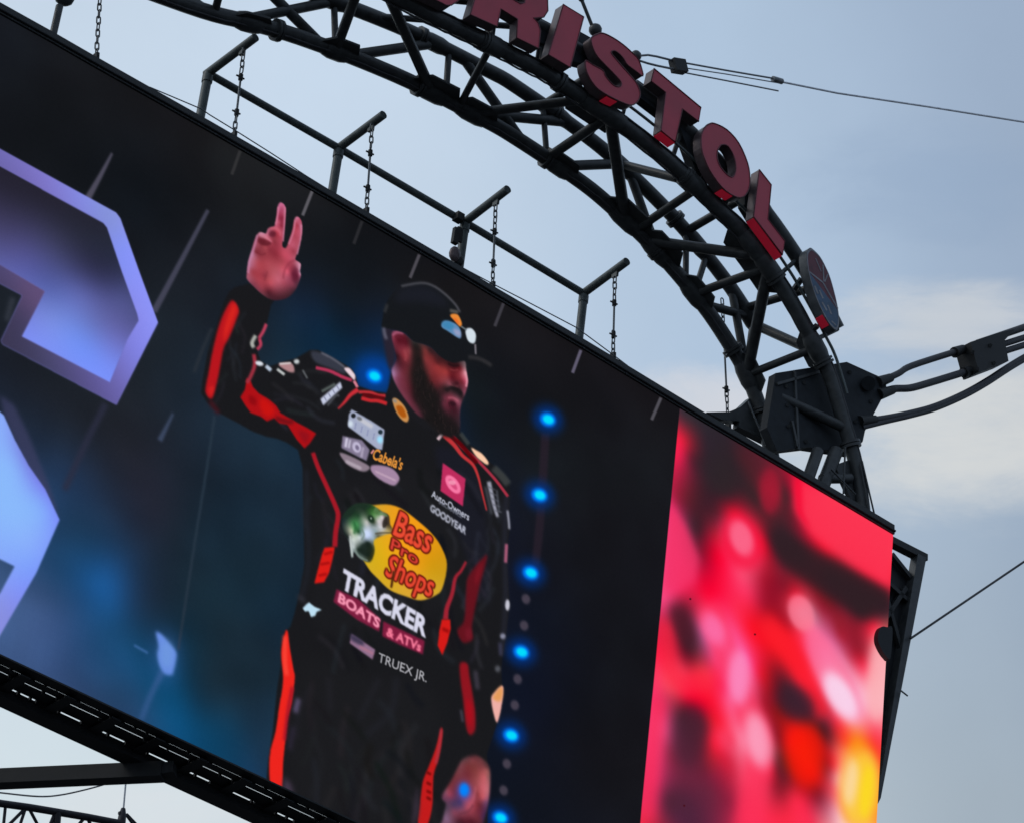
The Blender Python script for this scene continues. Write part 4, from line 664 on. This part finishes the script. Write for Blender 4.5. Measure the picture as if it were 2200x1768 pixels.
BR = [('r', (520, 36), 'R', (728, -2), .085), ('R', (545, -30), 'r', (690, 88), .085), ('R', (712, 0), 'r', (712, 100), .055), ('r', (740, 108), 'R', (935, 84), .09), ('R', (955, 96), 'r', (958, 200), .055),
      ('R', (1000, 118), 'r', (1130, 296), .085), ('r', (1015, 226), 'R', (1215, 240), .09), ('R', (1167, 212), 'r', (1172, 325), .052), ('r', (1195, 338), 'R', (1345, 352), .09), ('R', (1480, 512), 'r', (1490, 608), .055),
      ('R', (1350, 380), 'r', (1420, 530), .08), ('r', (1425, 535), 'R', (1486, 525), .06), ('R', (1500, 560), 'r', (1500, 640), .055), ('r', (1430, 545), 'r', (1500, 620), .05),
      ('f', (780, -10), 'r', (715, 104), .085), ('f', (815, -6), 'r', (915, 182), .092), ('f', (1062, 98), 'r', (975, 214), .062), ('f', (1300, 240), 'r', (1168, 334), .082), ('r', (1010, 240), 'f', (1265, 238), .08),
      ('f', (1306, 248), 'r', (1340, 455), .10), ('f', (1500, 404), 'r', (1372, 500), .075), ('r', (1400, 524), 'f', (1620, 556), .092), ('f', (1655, 578), 'r', (1492, 632), .078), ('f', (1640, 600), 'r', (1600, 800), .10),
      ('R', (1485, 500), 'F', (1612, 440), .075), ('R', (1275, 210), 'F', (1345, 190), .07), ('R', (1330, 330), 'f', (1480, 400), .075), ('R', (1180, 205), 'F', (1300, 120), .07),
      ('R', (1616, 690), 'f', (1745, 760), .085), ('r', (1600, 800), 'f', (1752, 754), .07), ('R', (1590, 665), 'F', (1745, 610), .075), ('R', (1560, 640), 'r', (1610, 800), .075), ('r', (1505, 640), 'R', (1590, 690), .075), ('R', (1630, 700), 'r', (1610, 810), .08)]
for a, pa, b, pb, r in BR: brace(a, pa, b, pb, r)
mb = MB(); mb.tube([at(1674, 853, -1.0), at(1812, 918, WF)], .115, 10); mb.obj('brace', M['arch'], arch)
for (a, pa, b, pb, r) in (('f', (1757, 968), 'f', (1732, 1040), .1), ('f', (1797, 968), 'f', (1765, 1050), .115), ('f', (1765, 1028), 'f', (1826, 1027), .085)): brace(a, pa, b, pb, r, False)
# braces of the far half of the arch and of the hidden faces, by panel
N_ = 13
ii = [int(i * (len(cRL) - 1) / N_) for i in range(N_ + 1)]; jj = [int(i * (len(cFL) - 1) / N_) for i in range(N_ + 1)]
for k in range(1, N_):
    rp = P(*cRL[ii[k]], WR); fp = P(*cFL[jj[k]], WF); ru = P(*cRU[ii[k]], WR); fu = P(*cFU[jj[k]], WF); fn = P(*cFL[jj[k + 1]], WF); fun = P(*cFU[jj[k + 1]], WF); rn = P(*cRL[ii[k + 1]], WR)
    if cRL[ii[k]][0] < -7.9:
        for a, b, r in ((rp, fp, .075), (fp, rn, .085), (rp, ru, .06), (ru, rn, .08)): mb = MB(); mb.tube([a, b], r, 8); mb.obj('brace', M['arch'], arch)
    for a, b, r in (((fp, fu, .055),) if k < N_ - 2 else ()) + (((ru, fu, .07),) if cRL[ii[k]][0] < -2 else ()): mb = MB(); mb.tube([a, b], r, 8); mb.obj('brace', M['arch'], arch)
def gusset(pts, w, th=.04, name='gusset_plate'):
    q = [tuple(uv(*p, w)) for p in pts]
    mb = MB(); mb.prism([q], w - th / 2, w + th / 2); return mb.obj(name, M['arch'], arch)
def node(k, px, py, L1, L2, wid, th=.05):            # welded node: thick sleeve on the chord and a plate in the underside of the truss
    c, w = CHD[k]; p, j = near(c, px, py, w); t = nrm(P(*c[min(j + 1, len(c) - 1)], w) - P(*c[max(j - 1, 0)], w)); r = .215 if k in 'rf' else .19
    mb = MB(); mb.tube([p - t * L1 * .6, p - t * L1 * .3, p + t * L1 * .3, p + t * L1 * .6], [r * .85, r, r, r * .85], 12); mb.obj('node_sleeve', M['arch'], arch)
    if wid:
        d = W if k in 'rR' else -W; nn = np.cross(t, W); q = [p - t * L2, p + t * L2, p + t * L2 * .5 + d * wid, p - t * L2 * .5 + d * wid]
        mb = MB(); mb.add([x + nn * s_ for s_ in (-th / 2, th / 2) for x in q], [(3, 2, 1, 0), (4, 5, 6, 7)] + [(i, (i + 1) % 4, 4 + (i + 1) % 4, 4 + i) for i in range(4)]); mb.obj('gusset_plate', M['arch'], arch)
for a in (('r', 530, 45, .5, .6, .35), ('r', 728, 112, .5, .6, .45), ('r', 930, 196, .6, .75, .5), ('r', 1020, 246, .6, .7, .45), ('r', 1190, 345, .5, .55, .4), ('r', 1352, 482, .6, .8, .5), ('r', 1408, 536, .6, .7, .5), ('r', 1500, 640, .5, .6, .4), ('r', 1604, 800, .5, .6, .4),
          ('f', 790, -20, .5, .6, .4), ('f', 1052, 94, .5, .5, .3), ('f', 1285, 228, .7, .9, .55), ('f', 1320, 254, .6, .6, .5), ('f', 1490, 396, .5, .5, .3), ('f', 1620, 540, .6, .8, .6), ('f', 1652, 580, .6, .7, .6), ('f', 1750, 750, .5, .6, .4),
          ('R', 722, -4, .5, 0, 0), ('R', 945, 92, .5, 0, 0), ('R', 1195, 225, .6, 0, 0), ('R', 1340, 350, .6, 0, 0), ('R', 1486, 520, .6, 0, 0), ('R', 1600, 680, .5, 0, 0), ('F', 1330, 150, .5, 0, 0), ('F', 1480, 270, .5, 0, 0), ('F', 1620, 440, .5, 0, 0)): node(*a)
for c, w, r in ((cRL, WR, .205), (cFL, WF, .195), (cRU, WR, .19)):     # bolted splice flanges
    for f_ in (.30, .43, .56, .69, .80, .90):
        i = int(f_ * (len(c) - 1)); a = P(c[i][0], c[i][1], w); t = nrm(P(c[i + 1][0], c[i + 1][1], w) - a)
        if c is cRU and f_ > .75: continue
        mb = MB(); mb.tube([a - t * .07, a - t * .01], r + .035, 14); mb.tube([a + t * .01, a + t * .07], r + .035, 14)
        mb.obj('splice_flange', M['arch'], arch)
for c, w, du, dv in ((cFL, WF, -.08, -.17), (cRL, WR, .1, -.16), (cFL, WF, .15, .1)):     # conduits strapped along the chords
    mb = MB(); mb.tube([P(a, b_, w) + W * du + V * dv * (1 + .06 * math.sin(k_ * 2.1)) for k_, (a, b_) in enumerate(c)], .024, 6); mb.obj('conduit', M['cable'], arch)
# cable anchor at the arch foot
hb = [(1659, 806), (1760, 790), (1812, 782), (1896, 820), (1897, 842), (1851, 929), (1846, 952), (1822, 978), (1727, 964), (1662, 972), (1640, 922)]
gusset(hb, -1.0, .22, 'anchor_box'); bpy.data.objects[-1 if False else [o.name for o in arch.children if o.name.startswith('anchor_box')][0]].data.materials[0] = M['plate']
for p, q in (((1706, 800), (1714, 966)), ((1668, 826), (1760, 800)), ((1700, 905), (1712, 960))):
    mb = MB(); mb.bar(at(*p, -.88), at(*q, -.88), .08, .06, W); mb.obj('anchor_rib', M['arch'], arch)
for x, y in ((1690, 830), (1692, 870), (1694, 915), (1728, 822), (1732, 948), (1780, 806), (1826, 960), (1838, 905), (1872, 862), (1826, 800)):
    mb = MB(); mb.tube([at(x, y, -.92), at(x, y, -.84)], .042, 6); mb.obj('bolt', M['arch'], arch)
mb = MB(); mb.tube([at(1866, 824, -.95), at(1866, 824, -.7)], .16, 14); mb.obj('anchor_pin', M['plate'], arch)
gusset([(1512, 889), (1560, 888), (1584, 878), (1608, 856), (1640, 930), (1644, 952), (1608, 934), (1580, 920), (1582, 908), (1548, 906), (1530, 898)], WR - .15, .2, 'saddle_plate')
gusset([(1790, 1000), (1832, 985), (1852, 1000), (1858, 1090), (1826, 1075)], WF - .1, .1, 'saddle_plate')
for a, b in (((1852, 990), (1878, 1102)), ((1848, 996), (1868, 1100)), ((1786, 1008), (1838, 1062)), ((1816, 960), (1812, 1060))):
    mb = MB(); mb.tube([at(*a, WF + .2), at(*b, WF + .2)], .022, 6); mb.obj('tie_rod', M['arch'], arch)
mb = MB(); mb.tube([at(1607, 862, WR + .2), at(1646, 956, WR + .2)], .022, 6); mb.obj('conduit', M['wire'], arch)
mb = MB(); mb.tube([at(x, y, WF - .25) for x, y in ((866, 36), (895, 42), (1000, 88), (1036, 108))], .02, 6); mb.obj('conduit', M['wire'], arch)

# ------------------------------------------------------------------ red letters standing on the arch
LF, LB = -.10, -.36
def letter(ch, label, loops):
    L_ = [[tuple(uv(*p, LF)) for p in lp] for lp in loops]; q = np.array(L_[0]); base = P(float(q[:, 0].mean()), float(q[:, 1].min()), LB)
    r = thing('sign_letter', label, 'letter', base, 'red letters on the arch')
    mb = MB(); mb.prism(L_, LF - .02, LF, back=False); mb.obj('face', M['red'], r)
    mb = MB(); ins = L_; mb.prism(ins, LB, LF - .021, front=False, smooth=False); mb.obj('side_return', M['ret'], r)
    for lp in L_:
        mb = MB(); q = [P(a, b_, LF + .002) for a, b_ in lp]; mb.tube(q + q[:1], .016, 5, False); mb.obj('trim', M['trim'], r)
    return r, L_
S_ = [(1271, 81), (1281, 75), (1295, 72), (1317, 82), (1339, 97), (1357, 113), (1371, 128), (1378, 146), (1381, 164), (1364, 152), (1348, 140), (1341, 129), (1334, 120), (1323, 111), (1316, 110), (1313, 115), (1323, 128), (1345, 153), (1364, 175), (1373, 192), (1375, 206), (1370, 218), (1360, 226), (1348, 225), (1328, 217), (1303, 204), (1284, 191), (1270, 174), (1260, 153), (1257, 136), (1260, 131), (1272, 139), (1295, 152), (1300, 163), (1309, 175), (1320, 185), (1331, 187), (1335, 181), (1330, 171), (1309, 149), (1285, 124), (1274, 104), (1270, 89)]
O_ = [(1506, 300), (1508, 286), (1515, 273), (1524, 267), (1535, 266), (1561, 279), (1587, 308), (1606, 351), (1611, 383), (1608, 408), (1596, 424), (1577, 422), (1551, 403), (1525, 367), (1509, 328)]
Oi = [(1541, 326), (1545, 317), (1551, 312), (1564, 315), (1577, 338), (1581, 364), (1575, 380), (1564, 378), (1548, 360), (1541, 342)]
LT = [letter('B', 'red letter B cut off by the top of the picture, left of the R', [[(842, -44), (945, 5), (958, 12), (970, 12), (985, 2), (992, -20), (985, -36), (972, -44), (984, -56), (990, -74), (984, -92), (968, -106), (867, -160)], [(880, -52), (930, -28), (936, -44), (886, -68)][::-1]]),
      letter('R', 'red letter R between the B and the I, its bowl cut off by the top', [[(1010, 32), (1068, 58), (1076, 20), (1112, 42), (1110, 82), (1157, 105), (1161, 67), (1156, 50), (1146, 40), (1168, 38), (1177, 24), (1176, -8), (1166, -30), (1146, -44), (1043, -80)], [(1090, -18), (1096, -4), (1118, 9), (1127, 6), (1128, -8), (1104, -22)]]),
      letter('I', 'red letter I, the plain slanted bar left of the S', [[(1178, 118), (1225, 146), (1254, 37), (1210, 10)]]),
      letter('S', 'red letter S standing under the dark ball', [smooth(S_, 3)]),
      letter('T', 'red letter T between the S and the O', [[(1405, 148), (1506, 232), (1501, 262), (1466, 235), (1451, 306), (1420, 281), (1430, 199), (1399, 175)]]),
      letter('O', 'red letter O, the ring between the T and the L', [smooth(O_, 3), smooth(Oi, 3)]),
      letter('L', 'red letter L, last and lowest of the word, above the round emblem', [[(1631, 365), (1657, 398), (1650, 472), (1686, 519), (1681, 549), (1619, 466)]])]
# letter brackets stand on the front lower chord and are part of each letter
for (r, L_), st in zip(LT, (((940, 18),), ((1003, 52), (1060, 70), (1132, 108)), ((1155, 122), (1205, 150)), ((1290, 208), (1345, 234)), ((1416, 280),), ((1520, 370), (1560, 420)), ((1625, 470), (1668, 545)))):
    for x, y in st:
        p = at(x, y, LB + .04); q = near(cFL, x - 4, y + 14, WF)[0]; mb = MB(); mb.bar(p + V * .25, q, .07, .05, U); mb.obj('bracket', M['arch'], r)
for a, b in (((1000, 20), (1130, 92)), ((1128, 96), (1240, 150)), ((1250, 165), (1420, 262)), ((1352, 226), (1500, 340)), ((1480, 322), (1610, 455)), ((1596, 430), (1700, 590))):
    pass
for k, pts in ((3, ((1304, 206), (1315, 212), (1327, 217))), (4, ((1421, 282), (1451, 306))), (5, ((1552, 405), (1563, 413), (1575, 420))), (6, ((1620, 467), (1681, 549)))):  # added strips, no real lamps: their emission makes the red glow below the letters
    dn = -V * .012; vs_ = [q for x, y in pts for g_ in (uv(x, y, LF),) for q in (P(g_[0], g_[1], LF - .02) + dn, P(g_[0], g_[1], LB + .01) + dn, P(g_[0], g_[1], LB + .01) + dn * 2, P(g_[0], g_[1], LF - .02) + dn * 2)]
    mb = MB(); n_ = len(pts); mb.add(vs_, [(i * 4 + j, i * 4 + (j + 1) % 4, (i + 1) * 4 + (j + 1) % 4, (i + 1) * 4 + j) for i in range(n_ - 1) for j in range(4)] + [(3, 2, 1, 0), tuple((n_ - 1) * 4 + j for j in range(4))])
    mb.obj('added_glow_strip', M['strip'], LT[k][0])['label'] = 'added glowing strip that reddens the underside of the letter'
mb = MB(); mb.tube([P(*cFL[i], LB - .08) + V * .42 for i in range(len(cFL) // 2 - 6, len(cFL) - 16)], .035, 6); o = mb.obj('letter_rail', M['davit'], arch)

for pts in ([(1158, 38), (1196, 58), (1190, 104), (1160, 92)], [(1238, 64), (1274, 84), (1270, 142), (1230, 132)], [(1370, 172), (1428, 214), (1422, 246), (1372, 208)], [(1455, 255), (1500, 285), (1512, 330), (1520, 396), (1494, 366), (1470, 300)], [(1600, 404), (1632, 436), (1622, 476), (1600, 440)]):
    mb = MB(); mb.prism([[tuple(uv(*p, -.5)) for p in pts]], -.72, -.5); mb.obj('power_box', M['plate'], arch)
# ------------------------------------------------------------------ round emblem
EF, EB = -.10, -.34
E_ = smooth([(1733, 545), (1740, 533), (1749, 538), (1762, 552), (1774, 574), (1784, 598), (1794, 634), (1800, 662), (1803, 690), (1800, 708), (1794, 710), (1782, 697), (1768, 673), (1754, 642), (1742, 606), (1735, 574)], 4)
Eu = [tuple(uv(*p, EF)) for p in E_]; qc = np.mean(Eu, axis=0)
em = thing('round_emblem', 'round maroon and blue emblem disc on the arch below the letter L', 'emblem', P(qc[0], qc[1] - 1, EB), None)
mb = MB(); mb.prism([Eu], EB, EF - .002); mb.obj('disc', M['rim'], em)
def esc(f): return [tuple(qc + (np.array(p) - qc) * f) for p in Eu]
mb = MB(); mb.prism([esc(.985), esc(.93)[::-1]], EF - .002, EF + .006); mb.obj('white_ring', M['white'], em)
inner = esc(.925)
def half(sign):
    a, b = np.array(uv(1738, 585, EF)), np.array(uv(1800, 668, EF)); d = nrm(b - a); n = np.array([-d[1], d[0]]); o = []
    for i in range(len(inner)):
        p, q = np.array(inner[i]), np.array(inner[(i + 1) % len(inner)]); sp, sq = (p - a) @ n * sign, (q - a) @ n * sign
        if sp >= 0: o.append(tuple(p))
        if sp * sq < 0: o.append(tuple(p + (q - p) * sp / (sp - sq)))
    return o
mb = MB(); mb.prism([half(1)], EF - .002, EF + .003); mb.obj('maroon_half', M['maroon'], em)
mb = MB(); mb.prism([half(-1)], EF - .002, EF + .003); mb.obj('blue_half', M['blue'], em)
for a, b, r in (((1739, 585), (1768, 608), .022), ((1768, 608), (1778, 626), .022), ((1778, 626), (1800, 664), .022), ((1768, 570), (1770, 606), .018), ((1752, 556), (1764, 584), .012), ((1778, 590), (1772, 606), .014), ((1750, 615), (1757, 632), .03), ((1760, 624), (1768, 642), .026), ((1766, 650), (1776, 668), .028), ((1778, 656), (1786, 676), .026), ((1786, 690), (1796, 700), .02)):
    mb = MB(); mb.bar(at(*a, EF + .003), at(*b, EF + .003), r * 2, .012, U); mb.obj('white_line', M['white'], em)
for p, q in (((1722, 600), (1706, 622)), ((1756, 700), (1738, 716))):
    mb = MB(); mb.bar(at(*p, EB), at(*q, WF), .1, .1, V); mb.obj('bracket', M['arch'], em)

vs_ = [q for x, y in ((1768, 675), (1775, 686), (1782, 697)) for g_ in (uv(x, y, EF),) for q in (P(g_[0], g_[1], EF - .02) - V * .012, P(g_[0], g_[1], EB) - V * .012, P(g_[0], g_[1], EB) - V * .024, P(g_[0], g_[1], EF - .02) - V * .024)]  # added strip giving the red glow under the disc, not a real lamp
mb = MB(); mb.add(vs_, [(i * 4 + j, i * 4 + (j + 1) % 4, (i + 1) * 4 + (j + 1) % 4, (i + 1) * 4 + j) for i in range(2) for j in range(4)] + [(3, 2, 1, 0), (8, 9, 10, 11)]); mb.obj('added_glow_strip', M['strip'], em)['label'] = 'added glowing strip that reddens the underside of the disc'
# ------------------------------------------------------------------ cables
sc_ = thing('stay_cable', 'thin steel stay cable running right from behind the letter S', 'cable', at(1366, 122, WF))
mb = MB(); mb.sphere(at(1366, 121, WF - .2), .13, 10); mb.obj('ear', M['arch'], sc_)
for pts, r in ((((1370, 121), (1392, 119), (1410, 122), (1446, 131)), .026), (((1370, 130), (1392, 137), (1412, 142), (1446, 149)), .026), (((1466, 135), (1560, 152), (1678, 172)), .022), (((1466, 146), (1560, 160), (1678, 180)), .014), (((1466, 156), (1560, 174), (1672, 196)), .018), (((1676, 176), (1800, 201), (2000, 231), (2200, 263), (2420, 296)), .024)):
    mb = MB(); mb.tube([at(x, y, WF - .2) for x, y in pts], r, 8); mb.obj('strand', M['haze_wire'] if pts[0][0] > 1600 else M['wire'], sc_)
mb = MB(); mb.bar(at(1445, 141, WF - .2), at(1470, 145, WF - .2), .30, .2, V); mb.obj('clamp', M['frame'], sc_)
mb = MB(); mb.tube([at(1660, 170, WF - .2), at(1680, 176, WF - .2)], .07, 8); mb.obj('socket', M['wire'], sc_)
kc = thing('heavy_cable', 'thick dark suspension cables with a clamp block at the right edge', 'cable', at(1896, 830, -.9))
for pts, r in ((((1890, 821), (1930, 803), (1960, 786), (2066, 752), (2090, 745)), .075), (((1892, 846), (1920, 836), (1956, 834), (2000, 822), (2088, 795)), .085), (((1850, 904), (1900, 898), (1960, 886), (2010, 872), (2070, 846), (2120, 818), (2166, 788), (2210, 762), (2300, 712)), .068), (((1852, 918), (1900, 906), (1960, 892), (2012, 877), (2072, 851), (2122, 823), (2168, 793), (2212, 767), (2302, 717)), .06),
               (((2100, 738), (2200, 704), (2420, 628)), .085), (((2110, 754), (2200, 726), (2420, 655)), .075), (((2110, 770), (2200, 742), (2420, 672)), .075)):
    mb = MB(); mb.tube([tuple(at(x, y, -.9)) for x, y in smooth(pts, 5, False)], r, 10); mb.obj('strand', M['cable'], kc)
for p_, q_ in (((1886, 822), (1914, 812)), ((1888, 848), (1918, 838)), ((1846, 905), (1880, 901)), ((2050, 758), (2070, 750)), ((2070, 801), (2090, 794))):
    mb = MB(); mb.tube([at(*p_, -.9), at(*q_, -.9)], [.13, .10], 10); mb.obj('socket', M['frame'], kc)
for x, y in ((2090, 756), (2128, 742), (2100, 792), (2136, 780)):
    mb = MB(); mb.tube([at(x, y, -.66), at(x, y, -.6)], .045, 6); mb.obj('bolt', M['arch'], kc)
q = [tuple(uv(*p, -.9)) for p in ((2068, 744), (2130, 724), (2164, 716), (2142, 740), (2150, 785), (2090, 808), (2086, 808))]
mb = MB(); mb.prism([q], -1.15, -.65); mb.obj('clamp_block', M['frame'], kc)
mb = MB(); mb.tube([at(1956, 1371, -1.2), at(2200, 1206, -1.2), at(2420, 1058, -1.2)], .027, 6); tag(mb.obj('guy_wire', M['cable']), 'thin dark guy wire rising to the right from the end of the scoreboard', 'wire')
mb = MB(); mb.tube([at(1936, 1483, -1.2), at(1950, 1494, -1.2)], .02, 5); tag(mb.obj('loose_wire', M['wire']), 'short stub of wire sticking out below the guy wire', 'wire')
rd = thing('antenna_rod', 'dark rod with a ball at its foot above the letter S', 'rod', at(1279, 70, WF))
mb = MB(); mb.sphere(at(1279, 65, WF), .148, 14); mb.obj('ball', M['arch'], rd)
mb = MB(); mb.tube([at(1271, 54, WF), at(1251, 4, WF), at(1228, -50, WF)], .042, 8); mb.obj('rod', M['arch'], rd)
mb = MB(); mb.sphere(at(1249, -2, WF), .075, 10); mb.obj('knob', M['arch'], rd)
# dark dome at the edge of the red screen
dm = [tuple(uv(*p, .1)) for p in smooth([(1905, 1347), (1893, 1346), (1886, 1358), (1885, 1376), (1892, 1394), (1903, 1410), (1912, 1412), (1916, 1350)], 4)]
mb = MB(); mb.prism([dm], -.05, .12, smooth=True); tag(mb.obj('screen_edge_lamp', M['under']), 'dark rounded fitting overlapping the right edge of the red screen', 'fitting')

# ------------------------------------------------------------------ under the board at the left
bm_ = thing('support_beam', 'heavy dark beam running left from under the scoreboard', 'beam', at_v(360, 1657, BV0 - .45))
a, b = at_v(352, 1657, BV0 - .35), at_v(-260, 1684, BV0 - .35); hh = 31 / 109 * 1.0
mb = MB(); mb.bar(a, b, .29, .27, V); mb.obj('tube', M['under'], bm_)
c_ = at_v(376, 1652, BV0 - .3); mb = MB(); mb.bar(a + (a - b) * -.02, c_, .22, .24, V); mb.obj('end_fitting', M['under'], bm_)
WQ = -14.0
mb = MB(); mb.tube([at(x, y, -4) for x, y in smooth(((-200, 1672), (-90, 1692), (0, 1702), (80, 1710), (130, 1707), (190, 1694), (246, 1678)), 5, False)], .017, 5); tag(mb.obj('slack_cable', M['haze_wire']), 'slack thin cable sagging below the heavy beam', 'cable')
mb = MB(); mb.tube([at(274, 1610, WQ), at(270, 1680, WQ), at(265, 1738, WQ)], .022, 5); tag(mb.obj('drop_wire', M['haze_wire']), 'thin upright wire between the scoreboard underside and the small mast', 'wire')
ms_ = thing('small_mast', 'small dark mast head at the lower left, at the end of the far truss', 'mast', at(258, 1790, WQ))
mb = MB(); mb.tube([at(265, 1736, WQ), at(263, 1750, WQ), at(260, 1770, WQ), at(255, 1830, WQ)], [.05, .085, .10, .12], 10); mb.obj('post', M['far'], ms_)
mb = MB(); mb.bar(at(255, 1745, WQ), at(272, 1752, WQ), .06, .06, V); mb.obj('crossbar', M['far'], ms_)
for dx in (0, 7): mb = MB(); mb.tube([at(270 + dx * .3, 1748, WQ), at(286 + dx, 1770, WQ), at(320 + dx, 1815, WQ)], .035, 6); mb.obj('stay', M['far'], ms_)
ft = thing('far_truss', 'thin dark lattice truss in the lower left corner', 'truss', at(60, 1850, WQ))
mb = MB(); mb.tube([at(x, y, WQ) for x, y in ((-260, 1690), (-120, 1707), (0, 1725), (65, 1734), (125, 1744), (190, 1755), (258, 1768))], .085, 8); mb.obj('top_chord', M['far'], ft)
mb = MB(); mb.tube([at(x, y, WQ) for x, y in ((-260, 1772), (-120, 1788), (0, 1806), (125, 1824), (258, 1846))], .085, 8); mb.obj('bottom_chord', M['far'], ft)
for a, b, r in (((12, 1728), (4, 1806), .035), ((56, 1734), (-10, 1800), .04), ((55, 1735), (30, 1810), .035), ((62, 1735), (108, 1822), .04), ((123, 1744), (118, 1822), .09), ((118, 1746), (96, 1800), .04), ((182, 1755), (128, 1820), .04), ((188, 1756), (225, 1840), .04), ((-60, 1716), (-66, 1796), .035), ((-60, 1716), (-110, 1788), .04), ((-60, 1716), (-12, 1800), .04), ((245, 1768), (240, 1842), .04)):
    mb = MB(); mb.tube([at(*a, WQ), at(*b, WQ)], r, 6); mb.obj('lattice', M['far'], ft)
